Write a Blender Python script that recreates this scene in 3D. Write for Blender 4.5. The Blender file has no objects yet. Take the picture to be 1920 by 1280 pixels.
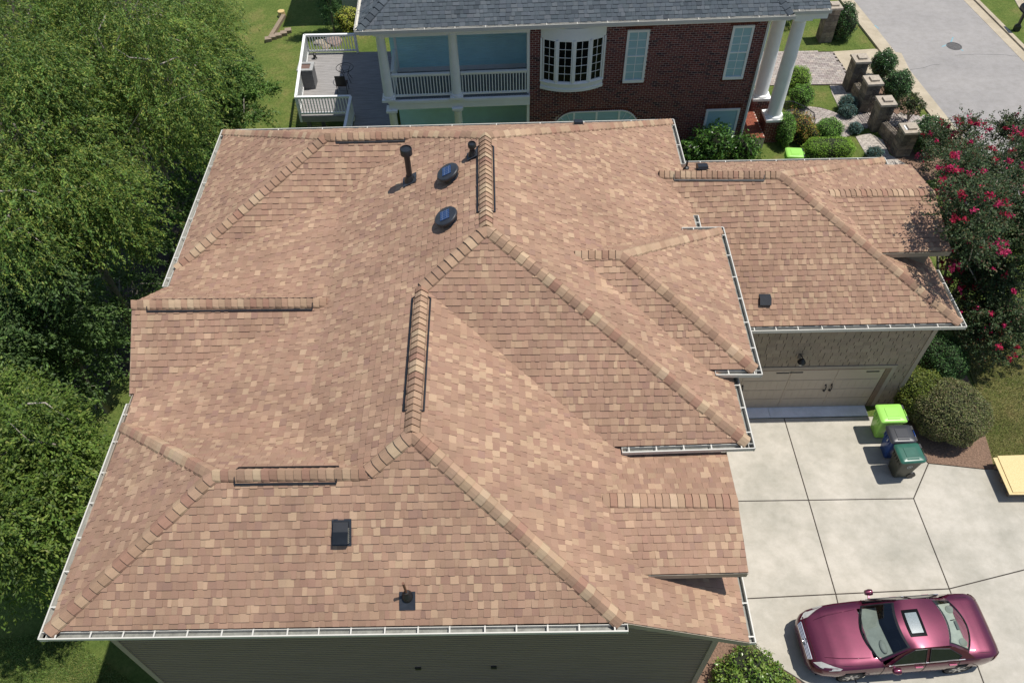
import bpy, math, random
import numpy as np
from mathutils import Vector, Matrix
from mathutils.geometry import tessellate_polygon

# ------------------------------------------------------------------ camera, sky, sun, exposure
SC = bpy.context.scene
COL = SC.collection
RND = random.Random(7)
NP = np.random.default_rng(11)
K = 1.07
CAM = np.array([0.0, 0.0, 19.5 * K])
PITCH, ROLL, YAW, FPX = 0.8793284559, -0.0193870582, 0.0006093782, 1496.66560
FWD = np.array([math.sin(YAW) * math.cos(PITCH), math.cos(YAW) * math.cos(PITCH), -math.sin(PITCH)])
_r = np.array([math.cos(YAW), -math.sin(YAW), 0.0]); _u = np.cross(_r, FWD)
RIGHT = math.cos(ROLL) * _r + math.sin(ROLL) * _u
UP = -math.sin(ROLL) * _r + math.cos(ROLL) * _u
cd = bpy.data.cameras.new('camera'); cam = bpy.data.objects.new('camera', cd); COL.objects.link(cam)
cd.sensor_width = 36.0; cd.lens = FPX / 1920 * 36.0; cd.clip_start = 0.1; cd.clip_end = 2000
cam.matrix_world = Matrix(((RIGHT[0], UP[0], -FWD[0], CAM[0]), (RIGHT[1], UP[1], -FWD[1], CAM[1]), (RIGHT[2], UP[2], -FWD[2], CAM[2]), (0, 0, 0, 1)))
SC.camera = cam

SUNV = np.array([0.36, 0.08, 1.0]); SUNV /= np.linalg.norm(SUNV)     # towards the sun
wd = bpy.data.worlds.new('World'); SC.world = wd; wd.use_nodes = True
wt = wd.node_tree; wt.nodes.clear()
wo = wt.nodes.new('ShaderNodeOutputWorld'); wb = wt.nodes.new('ShaderNodeBackground'); ws = wt.nodes.new('ShaderNodeTexSky')
ws.sky_type = 'NISHITA'; ws.sun_disc = False
ws.sun_elevation = math.asin(SUNV[2]); ws.sun_rotation = math.atan2(SUNV[0], SUNV[1])
ws.air_density = 1.0; ws.dust_density = 0.6; ws.ozone_density = 1.2
wb.inputs['Strength'].default_value = 0.10
wt.links.new(ws.outputs[0], wb.inputs[0]); wt.links.new(wb.outputs[0], wo.inputs[0])
ld = bpy.data.lights.new('sun', 'SUN'); ld.energy = 4.3; ld.angle = math.radians(0.53); ld.color = (1.0, 0.955, 0.88)
sun = bpy.data.objects.new('sun', ld); COL.objects.link(sun)
sun.rotation_mode = 'QUATERNION'; sun.rotation_quaternion = Vector(SUNV).to_track_quat('Z', 'Y'); sun.location = (30, 5, 60)
SC.view_settings.view_transform = 'Standard'; SC.view_settings.look = 'None'
SC.view_settings.exposure = 0.10; SC.view_settings.gamma = 1.0; SC.view_settings.use_curve_mapping = False

# ------------------------------------------------------------------ survey helpers: where a sight line meets a level or a wall
def ray(x, y): return FWD + RIGHT * (x - 960) / FPX - UP * (y - 640) / FPX
def gp(x, y, z=0.0):
    d = ray(x, y); return CAM + d * (z - CAM[2]) / d[2]
def gpl(x, y, n, dd):
    d = ray(x, y); n = np.asarray(n, float); return CAM + d * (dd - n @ CAM) / (n @ d)
def gpx(x, y, X): d = ray(x, y); return CAM + d * (X - CAM[0]) / d[0]
def gpy(x, y, Y): d = ray(x, y); return CAM + d * (Y - CAM[1]) / d[1]

# ------------------------------------------------------------------ materials
def newmat(name):
    m = bpy.data.materials.new(name); m.use_nodes = True
    return m, m.node_tree, m.node_tree.nodes['Principled BSDF']
def _noise(t, scale, detail=4, rough=0.6, coord='Object', stretch=None):
    tc = t.nodes.new('ShaderNodeTexCoord'); n = t.nodes.new('ShaderNodeTexNoise')
    n.inputs['Scale'].default_value = scale; n.inputs['Detail'].default_value = detail; n.inputs['Roughness'].default_value = rough
    src = tc.outputs[coord]
    if stretch:
        mp = t.nodes.new('ShaderNodeMapping'); mp.inputs['Scale'].default_value = stretch; t.links.new(src, mp.inputs[0]); src = mp.outputs[0]
    t.links.new(src, n.inputs['Vector']); return n
def _ramp(t, fac, stops):
    r = t.nodes.new('ShaderNodeValToRGB'); el = r.color_ramp.elements
    while len(el) < len(stops): el.new(0.5)
    for e, (p, c) in zip(el, stops): e.position = p; e.color = (*c, 1)
    t.links.new(fac, r.inputs[0]); return r
def _mix(t, a, b, fac, mode='MIX'):
    m = t.nodes.new('ShaderNodeMix'); m.data_type = 'RGBA'; m.blend_type = mode
    for sock, v in ((m.inputs[0], fac), (m.inputs[6], a), (m.inputs[7], b)):
        if hasattr(v, 'links'): t.links.new(v, sock)
        elif isinstance(v, (int, float)): sock.default_value = v
        else: sock.default_value = (*v, 1)
    return m.outputs[2]
def _bump(t, b, h, strength=0.3, dist=0.02):
    bp = t.nodes.new('ShaderNodeBump'); bp.inputs['Strength'].default_value = strength; bp.inputs['Distance'].default_value = dist
    t.links.new(h, bp.inputs['Height']); t.links.new(bp.outputs[0], b.inputs['Normal'])
def simple(name, col, rough=0.6, metal=0.0, var=0.15, scale=6.0, spec=0.5, bump=0.0, coat=0.0, stretch=None, detail=5):
    m, t, b = newmat(name)
    b.inputs['Roughness'].default_value = rough; b.inputs['Metallic'].default_value = metal; b.inputs['Specular IOR Level'].default_value = spec
    if coat: b.inputs['Coat Weight'].default_value = coat; b.inputs['Coat Roughness'].default_value = 0.05
    n = _noise(t, scale, detail, 0.65, stretch=stretch)
    lo = tuple(c * (1 - var) for c in col); hi = tuple(min(1, c * (1 + var)) for c in col)
    r = _ramp(t, n.outputs[0], [(0.3, lo), (0.7, hi)])
    t.links.new(r.outputs[0], b.inputs['Base Color'])
    if bump: _bump(t, b, n.outputs[0], bump)
    return m
def tinted(name, rough=0.9, grain=0.35, gscale=260.0, spec=0.15, bump=0.35, patch=0.10, pscale=1.3, transl=0.0, fine=False):
    """base colour comes piece by piece from the mesh attribute 'tint', with grain of its own"""
    m, t, b = newmat(name)
    b.inputs['Roughness'].default_value = rough; b.inputs['Specular IOR Level'].default_value = spec
    at = t.nodes.new('ShaderNodeAttribute'); at.attribute_name = 'tint'
    col = at.outputs['Color']
    if grain:
        n = _noise(t, gscale, 3, 0.7); r = _ramp(t, n.outputs[0], [(0.3, (1 - grain,) * 3), (0.72, (1 + grain,) * 3)])
        col = _mix(t, col, r.outputs[0], 1.0, 'MULTIPLY')
        if bump: _bump(t, b, n.outputs[0], bump, 0.004)
    if patch:
        n2 = _noise(t, pscale, 4, 0.6); r2 = _ramp(t, n2.outputs[0], [(0.3, (1 - patch,) * 3), (0.7, (1 + patch,) * 3)])
        col = _mix(t, col, r2.outputs[0], 1.0, 'MULTIPLY')
    t.links.new(col, b.inputs['Base Color'])
    if transl:
        tr = t.nodes.new('ShaderNodeBsdfTranslucent'); mx = t.nodes.new('ShaderNodeMixShader'); mx.inputs[0].default_value = transl
        t.links.new(col, tr.inputs[0]); t.links.new(b.outputs[0], mx.inputs[1]); t.links.new(tr.outputs[0], mx.inputs[2])
        t.links.new(mx.outputs[0], t.nodes['Material Output'].inputs['Surface'])
    return m

M = {}
M['shingle'] = tinted('asphalt_shingle_brown', 0.95, 0.16, 170, 0.12, 0.5, 0.11, 0.8)
M['greyshingle'] = tinted('asphalt_shingle_grey', 0.95, 0.2, 150, 0.15, 0.5, 0.08, 0.9)
M['deck_under'] = simple('roof_felt', (0.10, 0.065, 0.05), 0.95)
M['black'] = simple('black_plastic', (0.012, 0.013, 0.016), 0.45, var=0.3)
M['blackmetal'] = simple('black_metal', (0.014, 0.016, 0.02), 0.38, var=0.3, spec=0.6)
M['white'] = simple('white_aluminium', (0.60, 0.58, 0.52), 0.42, var=0.05, scale=3)
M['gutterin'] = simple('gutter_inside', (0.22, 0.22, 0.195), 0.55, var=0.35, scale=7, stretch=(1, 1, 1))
M['trim'] = simple('taupe_trim', (0.33, 0.28, 0.22), 0.55, var=0.07, scale=3)
M['siding'] = simple('grey_brown_siding', (0.25, 0.195, 0.145), 0.6, var=0.10, scale=2.5, stretch=(.4, 1, 6), bump=.05)
M['shake'] = tinted('painted_shake', 0.75, 0.10, 40, 0.2, 0.15, 0.07, 2)
M['door'] = simple('taupe_garage_door', (0.44, 0.365, 0.275), 0.45, var=0.05, scale=2)
M['soffit'] = simple('soffit_paint', (0.45, 0.42, 0.37), 0.6, var=0.05)
M['stone'] = simple('dark_field_stone', (0.12, 0.11, 0.10), 0.85, var=0.5, scale=5, bump=.5)

# ------------------------------------------------------------------ mesh building
class MB:
    def __init__(s): s.v = []; s.f = []; s.t = []; s.n = 0
    def add(s, v, f, t=None):
        s.v.extend([tuple(map(float, p)) for p in v]); s.f.extend([tuple(i + s.n for i in q) for q in f])
        s.t.extend(t if isinstance(t, list) else [t] * len(f)); s.n += len(v); return s
    def box(s, c, d, rot=None, t=None, top=1.0):
        x, y, z = d[0] / 2, d[1] / 2, d[2] / 2; c = np.asarray(c, float)
        v = np.array([(-x, -y, -z), (x, -y, -z), (x, y, -z), (-x, y, -z), (-x * top, -y * top, z), (x * top, -y * top, z), (x * top, y * top, z), (-x * top, y * top, z)])
        if rot is not None: v = v @ (np.asarray(rot).T if not np.isscalar(rot) else rz(rot).T)
        return s.add(v + c, [(0, 3, 2, 1), (4, 5, 6, 7), (0, 1, 5, 4), (1, 2, 6, 5), (2, 3, 7, 6), (3, 0, 4, 7)], t)
    def span(s, a, b, t=None):
        a = np.asarray(a, float); b = np.asarray(b, float); return s.box((a + b) / 2, np.abs(b - a), t=t)
    def bar(s, a, b, w, h, up=(0, 0, 1), t=None):
        a = np.asarray(a, float); b = np.asarray(b, float); x = b - a; L = np.linalg.norm(x); x = x / L
        y = np.cross(up, x); y /= np.linalg.norm(y); z = np.cross(x, y)
        return s.box((a + b) / 2, (L, w, h), np.stack([x, y, z], 1), t)
    def tube(s, pts, r, n=8, t=None, cap=True):
        pts = [np.asarray(p, float) for p in pts]; rs = r if hasattr(r, '__len__') else [r] * len(pts); v = []; f = []
        ref = np.array([0, 0, 1.0]); prev = None
        for i, p in enumerate(pts):
            d = pts[min(i + 1, len(pts) - 1)] - pts[max(i - 1, 0)]; d = d / (np.linalg.norm(d) + 1e-9)
            if prev is None:
                a = np.cross(d, ref if abs(d[2]) < 0.9 else np.array([1.0, 0, 0]))
            else: a = prev - d * (prev @ d)
            a /= np.linalg.norm(a) + 1e-9; prev = a; b = np.cross(d, a)
            for k in range(n):
                th = 2 * math.pi * k / n; v.append(p + rs[i] * (math.cos(th) * a + math.sin(th) * b))
        for i in range(len(pts) - 1):
            for k in range(n): k2 = (k + 1) % n; f.append((i * n + k, i * n + k2, (i + 1) * n + k2, (i + 1) * n + k))
        if cap: f.append(tuple(reversed(range(n)))); f.append(tuple(range((len(pts) - 1) * n, len(pts) * n)))
        return s.add(v, f, t)
    def lathe(s, c, prof, n=16, t=None, rot=None, sx=1.0, sy=1.0):
        v = []; f = []
        for (r, z) in prof:
            for k in range(n): th = 2 * math.pi * k / n; v.append((r * math.cos(th) * sx, r * math.sin(th) * sy, z))
        v = np.array(v)
        if rot is not None: v = v @ np.asarray(rot).T
        for i in range(len(prof) - 1):
            for k in range(n): k2 = (k + 1) % n; f.append((i * n + k, i * n + k2, (i + 1) * n + k2, (i + 1) * n + k))
        f.append(tuple(reversed(range(n)))); f.append(tuple(range((len(prof) - 1) * n, len(prof) * n)))
        return s.add(v + np.asarray(c, float), f, t)
    def prism(s, poly, h, t=None):
        """poly: list of 3D points (roughly planar); h: offset vector; closed solid"""
        p = [np.asarray(q, float) for q in poly]; h = np.asarray(h, float); n = len(p)
        nr = np.zeros(3)
        for i in range(n): nr += np.cross(p[i], p[(i + 1) % n])
        if nr @ h < 0: p = p[::-1]
        v = p + [q + h for q in p]
        f = [tuple(reversed(range(n))), tuple(range(n, 2 * n))] + [(i, (i + 1) % n, n + (i + 1) % n, n + i) for i in range(n)]
        return s.add(v, f, t)
    def build(s, name, mat, parent=None, smooth=False, kind=None, loc=None, auto=None, local=False):
        me = bpy.data.meshes.new(name)
        off = np.zeros(3)
        if loc is not None: off = np.asarray(loc, float)
        elif parent is not None and not local:
            p = parent
            while p is not None: off = off + np.array(p.location); p = p.parent
        v = (np.array(s.v) - off)
        me.from_pydata(v.tolist() if len(v) < 5000 else [tuple(q) for q in v], [], s.f)
        if any(t is not None for t in s.t):
            at = me.attributes.new('tint', 'FLOAT_COLOR', 'FACE')
            at.data.foreach_set('color', np.array([(*(t if t is not None else (.5, .5, .5)), 1.0) for t in s.t], np.float32).ravel())
        mats = mat if isinstance(mat, (list, tuple)) else [mat]
        for m in mats: me.materials.append(M[m] if isinstance(m, str) else m)
        if smooth: me.polygons.foreach_set('use_smooth', [True] * len(me.polygons))
        if auto is not None: me.set_sharp_from_angle(angle=math.radians(auto))
        o = bpy.data.objects.new(name, me); COL.objects.link(o)
        if loc is not None and parent is None: o.location = tuple(off)
        if parent is not None: o.parent = parent
        if kind: o['kind'] = kind
        return o
def rz(a): c, s = math.cos(a), math.sin(a); return np.array([(c, -s, 0), (s, c, 0), (0, 0, 1.0)])
def thing(name, label, cat, loc=(0, 0, 0), group=None):
    o = bpy.data.objects.new(name, None); COL.objects.link(o); o.location = tuple(map(float, loc)); o.empty_display_size = .2
    o['label'] = label; o['category'] = cat
    if group: o['group'] = group
    return o
def tag(o, label, cat, group=None):
    o['label'] = label; o['category'] = cat
    if group: o['group'] = group
    return o
def bevel(o, w=0.01, seg=2):
    md = o.modifiers.new('bevel', 'BEVEL'); md.width = w; md.segments = seg; md.limit_method = 'ANGLE'; return o
def pal(p, rnd=RND):
    x = rnd.random() * sum(w for w, c in p)
    for w, c in p:
        x -= w
        if x <= 0: break
    k = 1 + rnd.uniform(-.07, .07)
    return tuple(q * k * (1 + rnd.uniform(-.015, .015)) for q in c)

# ------------------------------------------------------------------ shingle coursing on any roof slope
def clip_poly(poly, tri):
    out = poly
    for i in range(3):
        a = tri[i]; b = tri[(i + 1) % 3]; ex, ey = b[0] - a[0], b[1] - a[1]
        inp = out; out = []
        if not inp: return out
        pv = inp[-1]; pd = ex * (pv[1] - a[1]) - ey * (pv[0] - a[0])
        for q in inp:
            d = ex * (q[1] - a[1]) - ey * (q[0] - a[0])
            if d >= 0:
                if pd < 0: t = pd / (pd - d); out.append((pv[0] + t * (q[0] - pv[0]), pv[1] + t * (q[1] - pv[1])))
                out.append(q)
            elif pd >= 0:
                t = pd / (pd - d); out.append((pv[0] + t * (q[0] - pv[0]), pv[1] + t * (q[1] - pv[1])))
            pv, pd = q, d
    return out
def course(poly, u, palette, bank, expo=0.155, wmin=0.075, wmax=0.19, gap=.003, side=.62, over=0.0, keep=None):
    """lay overlapping tabs on a roof slope; every tab goes to bank as (verts, faces, tint, centre, normal, area)"""
    P = [np.asarray(p, float) for p in poly]
    u = np.array([u[0], u[1]], float); u /= np.linalg.norm(u); s = np.array([-u[1], u[0]])
    A = np.array([(p[0], p[1], 1) for p in P]); zz = np.array([p[2] for p in P])
    co = np.linalg.lstsq(A, zz, rcond=None)[0]
    if co[:2] @ s < 0: s = -s; u = -u
    slope = math.hypot(co[0], co[1]); dy = expo / math.sqrt(1 + slope * slope)
    tris = []
    for tr in tessellate_polygon([[Vector((p[0], p[1], 0)) for p in P]]):
        q = [P[i] for i in tr]
        l = [(float(p[:2] @ u), float(p[:2] @ s)) for p in q]
        ar = (l[1][0] - l[0][0]) * (l[2][1] - l[0][1]) - (l[1][1] - l[0][1]) * (l[2][0] - l[0][0])
        if abs(ar) < 1e-6: continue
        if ar < 0: q = [q[0], q[2], q[1]]; l = [l[0], l[2], l[1]]
        c = np.linalg.solve(np.array([(a, b, 1) for a, b in l]), np.array([p[2] for p in q]))
        n = np.cross(q[1] - q[0], q[2] - q[0]); n /= np.linalg.norm(n)
        tris.append((l, c, n, min(a for a, b in l), max(a for a, b in l), min(b for a, b in l), max(b for a, b in l)))
    amin = min(t[3] for t in tris); amax = max(t[4] for t in tris); smin = min(t[5] for t in tris); smax = max(t[6] for t in tris)
    row = 0; sy = smin - over
    while sy < smax:
        a = amin - RND.random() * 0.3; tall = RND.random() < .5
        e0 = sy + RND.uniform(-.002, .002)
        jl = 0
        while a < amax:
            w = RND.uniform(wmin, wmax); j0, j1 = jl, RND.uniform(-.010, .010); jl = j1
            tall = not tall if RND.random() < .8 else tall
            hb = (0.020 if tall else 0.009) + RND.uniform(0, .003); hu = 0.002
            drop = .006 if tall else 0.0
            quad = [(a + gap, e0 - drop), (a + w - gap, e0 - drop), (a + w + j1 - gap, sy + dy), (a + j0 + gap, sy + dy)]
            col = pal(palette)
            for l, c, n, a0, a1, s0, s1 in tris:
                if a + w + .02 < a0 or a - .02 > a1 or sy + dy < s0 or sy - .01 > s1: continue
                pl = clip_poly(quad, l)
                if len(pl) < 3: continue
                ar = abs(sum(pl[i][0] * pl[(i + 1) % len(pl)][1] - pl[i][1] * pl[(i + 1) % len(pl)][0] for i in range(len(pl)))) / 2
                if ar < 2e-4: continue
                m = len(pl); top = []; bot = []
                for (pa, pb) in pl:
                    xy = u * pa + s * pb; z = c[0] * pa + c[1] * pb + c[2]; t = min(1, max(0, (pb - sy) / dy))
                    h = hb * (1 - t) + hu * t
                    top.append((xy[0] + n[0] * h, xy[1] + n[1] * h, z + n[2] * h)); bot.append((xy[0], xy[1], z - .006))
                cen = np.mean(top, axis=0)
                if keep is not None and not keep(cen): continue
                fs = [tuple(range(m))] + [(m + i, m + (i + 1) % m, (i + 1) % m, i) for i in range(m)]
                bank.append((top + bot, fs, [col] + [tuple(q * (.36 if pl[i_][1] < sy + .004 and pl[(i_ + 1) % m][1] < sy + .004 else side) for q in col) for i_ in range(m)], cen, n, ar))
            a += w
        sy += dy; row += 1
def lay(bank, name, stuffname, mat, parent, limit=300, cam=None, local=False):
    """the tabs that show largest become parts of their own, the rest one part"""
    cam = CAM if cam is None else cam
    def score(b):
        d = cam - b[3]; L = np.linalg.norm(d); return b[5] * max(0, b[4] @ d / L) / (L * L)
    idx = sorted(range(len(bank)), key=lambda i: -score(bank[i]))
    for i in idx[:limit]:
        v, f, c = bank[i][:3]; mb = MB(); mb.add(v, f, c); mb.build(name, mat, parent, local=local)
    mb = MB()
    for i in idx[limit:]:
        v, f, c = bank[i][:3]; mb.add(v, f, c)
    if mb.n: mb.build(stuffname, mat, parent, kind='stuff', local=local)
def cap_line(a, b, d1, d2, palette, bank, step=0.19, w=0.175, lift=0.008, hump=0.045, butt=.40, thick=.038):
    """ridge or hip caps from a to b, wings down d1 and d2 (unit vectors lying in the two slopes)"""
    a = np.asarray(a, float); b = np.asarray(b, float); L = np.linalg.norm(b - a); x = (b - a) / L
    n = max(1, int(round(L / step))); st = L / n; nn = d1 + d2; nn = -nn / (np.linalg.norm(nn) + 1e-9)
    if nn[2] < 0: nn = -nn
    for i in range(n):
        p0 = a + x * st * i; p1 = a + x * st * (i + 1.04)
        hb, hu = thick + RND.uniform(0, .008), .006; ww = w * RND.uniform(.97, 1.04)
        nn0 = nn; sec = []
        for p, h in ((p0, hb), (p1, hu)):
            sec.append([p + d1 * ww + nn * (h * .35 + lift), p + d1 * ww * .86 + nn * (h * .95 + lift), p + d1 * ww * .42 + nn * (h + hump * .62 + lift), p + nn * (h + hump * .92 + lift),
                        p + d2 * ww * .42 + nn * (h + hump * .62 + lift), p + d2 * ww * .86 + nn * (h * .95 + lift), p + d2 * ww + nn * (h * .35 + lift)])
        top = sec[0] + sec[1]; bot = [q - nn * (.03 + lift) for q in top]
        v = top + bot; N7 = 7
        f = [(k, k + N7, k + N7 + 1, k + 1) for k in range(N7 - 1)]
        f += [(k, k + 1, 2 * N7 + k + 1, 2 * N7 + k) for k in range(N7 - 1)] + [(N7 + k, 3 * N7 + k, 3 * N7 + k + 1, N7 + k + 1) for k in range(N7 - 1)] + [(0, 2 * N7, 3 * N7, N7), (N7 - 1, 2 * N7 - 1, 4 * N7 - 1, 3 * N7 - 1)]
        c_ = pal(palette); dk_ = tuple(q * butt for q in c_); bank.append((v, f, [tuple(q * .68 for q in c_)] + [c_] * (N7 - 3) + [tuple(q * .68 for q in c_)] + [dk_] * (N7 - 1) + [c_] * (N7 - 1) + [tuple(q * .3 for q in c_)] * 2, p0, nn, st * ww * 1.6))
def downslope(a, b, inner):
    """unit vector in the slope through a,b and inner, square to ab, pointing to inner"""
    a, b, c = (np.asarray(q, float) for q in (a, b, inner)); x = (b - a) / np.linalg.norm(b - a); d = c - a; d = d - x * (d @ x); return d / np.linalg.norm(d)
# ================================================================== THE TAN HOUSE
Z1, ZB, ZA, ZWF, ZWB, ZGB, ZM, ZMR, ZG, ZGR, ZP = (v * K for v in (5.58, 7.583, 8.262, 7.195, 7.438, 6.62, 5.87, 7.27, 3.82, 6.01, 4.27))
V = {n: gp(x, y, z) for n, (x, y, z) in dict(
    SW=(88.6, 1182.2, Z1), NW=(422.0, 247.3, Z1), NE=(1256.4, 227.2, Z1), S2SE=(1402.3, 828.4, Z1), SEc=(1166.5, 1165.3, Z1), S2W=(1147.2, 836.6, Z1),
    WFc=(232.5, 797.6, Z1), WBc=(329.4, 502.3, Z1), WFr1=(400.0, 887.2, ZWF), WFr2=(689.2, 883.5, ZWF), apB=(771.7, 812.2, ZB), rBn=(791.1, 537.9, ZB),
    apAs=(911.8, 426.6, ZA), apAn=(909.7, 252.0, ZA), WBr1=(609.9, 254.8, ZWB), WBr2=(779.6, 250.3, ZWB), kN=(643.8, 363.9, 6.575 * K), kS=(565.6, 844.8, 6.537 * K),
    Gr1=(248, 568, ZGB), Gr2=(612, 564, ZGB), Gse=(243, 738, Z1), Gne=(313, 538, Z1),
    EBn=(1405, 1203, ZP), MNE=(1349, 431, ZM), MSE=(1416.5, 691.5, ZM), Mr1=(1078, 475, ZMR), Mr2=(1167, 475, ZMR), MSw=(1328, 692, ZM), MNw=(1272, 432, ZM),
    gSE=(1801, 604, ZG), gNE=(1654, 299, ZG), gr1=(1236, 325, ZGR), gr2=(1464, 326, ZGR),
    Dr1=(1130, 936, 5.71 * K), Dr2=(1383, 938, 5.71 * K), DsW=(1205, 1077, 5.35 * K), DsE=(1403, 1072, 5.35 * K), DnE=(1362, 848, 5.35 * K),
    Er1=(1555, 361, 5.26 * K), Er2=(1752, 360, 5.26 * K), EsW=(1645, 474, 4.78 * K), EsE=(1784, 470, 4.78 * K), EnE=(1707, 309, 4.78 * K)).items()}
for a, b, d in (('GseX', 'Gse', .7), ('GneX', 'Gne', .7), ('Gr2X', 'Gr2', 1.0), ('MSwX', 'MSw', -.6), ('MNwX', 'MNw', -.6), ('Mr1X', 'Mr1', -.7), ('Dr1X', 'Dr1', -.5), ('DsWX', 'DsW', -.5), ('Er1X', 'Er1', -.6), ('EsWX', 'EsW', -.6)): V[a] = V[b] + np.array([d, 0, 0])
xE, yS2 = V['S2SE'][0], V['S2SE'][1]
def on(a, b, c, x, y):
    """height of the slope through a, b, c above plan point x, y"""
    A = np.array([(p[0], p[1], 1) for p in (a, b, c)]); k = np.linalg.solve(A, np.array([p[2] for p in (a, b, c)])); return np.array([x, y, k[0] * x + k[1] * y + k[2]])
slopeEB = (V['apB'], V['EBn'], V['SEc'])
V['EBhN'] = on(*slopeEB, V['EBn'][0], yS2 + .45); V['EBhW'] = np.array([V['S2W'][0], yS2 + .45, Z1])
V['gSW'] = np.array([V['gr1'][0], V['gSE'][1], ZG]); V['gNW'] = np.array([V['gr1'][0], V['gNE'][1], ZG])
V['DnW'] = np.array([V['DsW'][0] - .5, V['DnE'][1], V['DsW'][2]]); V['EnW'] = np.array([V['EsW'][0] - .6, V['EnE'][1], V['EnE'][2]])

PALB = [(46, (.332, .208, .145)), (24, (.348, .220, .153)), (12, (.318, .194, .138)), (14, (.430, .292, .195)), (16, (.385, .252, .170)), (4, (.295, .182, .135))]
PALC = [(38, (.365, .235, .16)), (24, (.42, .285, .19)), (12, (.335, .195, .138)), (14, (.47, .34, .225)), (8, (.31, .20, .138))]
house = thing('house', 'large tan house with brown hip roofs, seen from above', 'house', (0, 11, 0))
roof = MB()
FACES = {   # slope: corners, direction of its courses
    'south': (('SW', 'SEc', 'apB', 'WFr2', 'WFr1'), (1, 0)),
    'west_front': (('SW', 'WFr1', 'WFc'), (0, 1)),
    'front_back': (('WFc', 'WFr1', 'WFr2', 'kS'), (1, 0)),
    'west_low': (('WFc', 'kS', 'kN', 'WBc'), (0, 1)),
    'west': (('kS', 'WFr2', 'apB', 'rBn', 'apAs', 'apAn', 'WBr2', 'kN'), (0, 1)),
    'back_front': (('WBc', 'kN', 'WBr2', 'WBr1'), (1, 0)),
    'west_back': (('NW', 'WBc', 'WBr1'), (0, 1)),
    'north': (('NW', 'WBr1', 'WBr2', 'apAn', 'NE'), (1, 0)),
    'gable_s': (('Gse', 'GseX', 'Gr2X', 'Gr1'), (1, 0)),
    'gable_n': (('Gne', 'Gr1', 'Gr2X', 'GneX'), (1, 0)),
    'east': (('NE', 'apAn', 'apAs', 'S2SE'), (0, 1)),
    'south_mid': (('S2W', 'S2SE', 'apAs', 'rBn'), (1, 0)),
    'east_front': (('SEc', 'EBn', 'EBhN', 'EBhW', 'S2W', 'rBn', 'apB'), (0, 1)),
    'bay_s': (('MSwX', 'MSE', 'Mr2', 'Mr1X'), (1, 0)), 'bay_e': (('MSE', 'MNE', 'Mr2'), (0, 1)), 'bay_n': (('MNE', 'MNwX', 'Mr1X', 'Mr2'), (1, 0)),
    'garage_s': (('gSW', 'gSE', 'gr2', 'gr1'), (1, 0)), 'garage_e': (('gSE', 'gNE', 'gr2'), (0, 1)), 'garage_n': (('gNE', 'gNW', 'gr1', 'gr2'), (1, 0)),
    'porch_s': (('DsWX', 'DsE', 'Dr2', 'Dr1X'), (1, 0)), 'porch_n': (('DnE', 'DnW', 'Dr1X', 'Dr2'), (1, 0)),
    'side_s': (('EsWX', 'EsE', 'Er2', 'Er1X'), (1, 0)), 'side_n': (('EnE', 'EnW', 'Er1X', 'Er2'), (1, 0)),
}
bank = []
def hidden_gable(c):  # tabs that lie under the west gable or under the bay are not laid
    return True
for nm, (names, u) in FACES.items():
    poly = [V[n] for n in names]
    th_ = .16 if nm.startswith(('porch', 'side')) else .05
    for tr in tessellate_polygon([[Vector((p[0], p[1], 0)) for p in poly]]):
        q = [poly[i] - np.array([0, 0, .012]) for i in tr]
        roof.prism(q, (0, 0, -th_))
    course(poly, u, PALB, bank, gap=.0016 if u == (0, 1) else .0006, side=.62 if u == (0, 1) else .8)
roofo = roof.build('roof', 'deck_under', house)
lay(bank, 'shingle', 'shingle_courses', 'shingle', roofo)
# ridge and hip caps
caps = []
def caps_on(a, b, fa, fb, **kw):
    A, B = V[a], V[b]
    if A[2] > B[2] + .01: A, B = B, A
    cap_line(A, B, downslope(A, B, V[fa]), downslope(A, B, V[fb]), PALC, caps, **kw)
caps_on('SW', 'WFr1', 'SEc', 'WFc'); caps_on('WFc', 'WFr1', 'SW', 'kS'); caps_on('WFr1', 'WFr2', 'SW', 'kS', step=.15, lift=.02)
caps_on('WFr2', 'apB', 'SEc', 'kS'); caps_on('apB', 'rBn', 'kS', 'SEc', step=.16, lift=.02, butt=.6, thick=.034); caps_on('SEc', 'apB', 'SW', 'S2W')
caps_on('rBn', 'apAs', 'kN', 'S2W'); caps_on('apAs', 'apAn', 'kN', 'NE', step=.16, lift=.02, butt=.6, thick=.034); caps_on('S2SE', 'apAs', 'S2W', 'NE')
caps_on('NW', 'WBr1', 'WBc', 'NE'); caps_on('WBc', 'WBr1', 'NW', 'kN'); caps_on('WBr1', 'WBr2', 'NW', 'kN', step=.15, lift=.02); caps_on('WBr2', 'apAn', 'NE', 'kN'); caps_on('NE', 'apAn', 'NW', 'S2SE')
caps_on('Gr1', 'Gr2', 'Gse', 'Gne', step=.15, lift=.02); caps_on('Mr1', 'Mr2', 'MSw', 'MNw', step=.15); caps_on('MSE', 'Mr2', 'MSw', 'MNE'); caps_on('MNE', 'Mr2', 'MSE', 'MNw')
caps_on('gr1', 'gr2', 'gSW', 'gNW', step=.15, lift=.015); caps_on('gSE', 'gr2', 'gSW', 'gNE'); caps_on('gNE', 'gr2', 'gSE', 'gNW')
caps_on('Dr1', 'Dr2', 'DsE', 'DnE', step=.15, hump=.006, thick=.024, butt=.6, lift=.016); caps_on('Er1', 'Er2', 'EsE', 'EnE', step=.15, hump=.006, thick=.024, butt=.6, lift=.016)
lay(caps, 'ridge_cap', 'ridge_cap_row', 'shingle', roofo)
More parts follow.
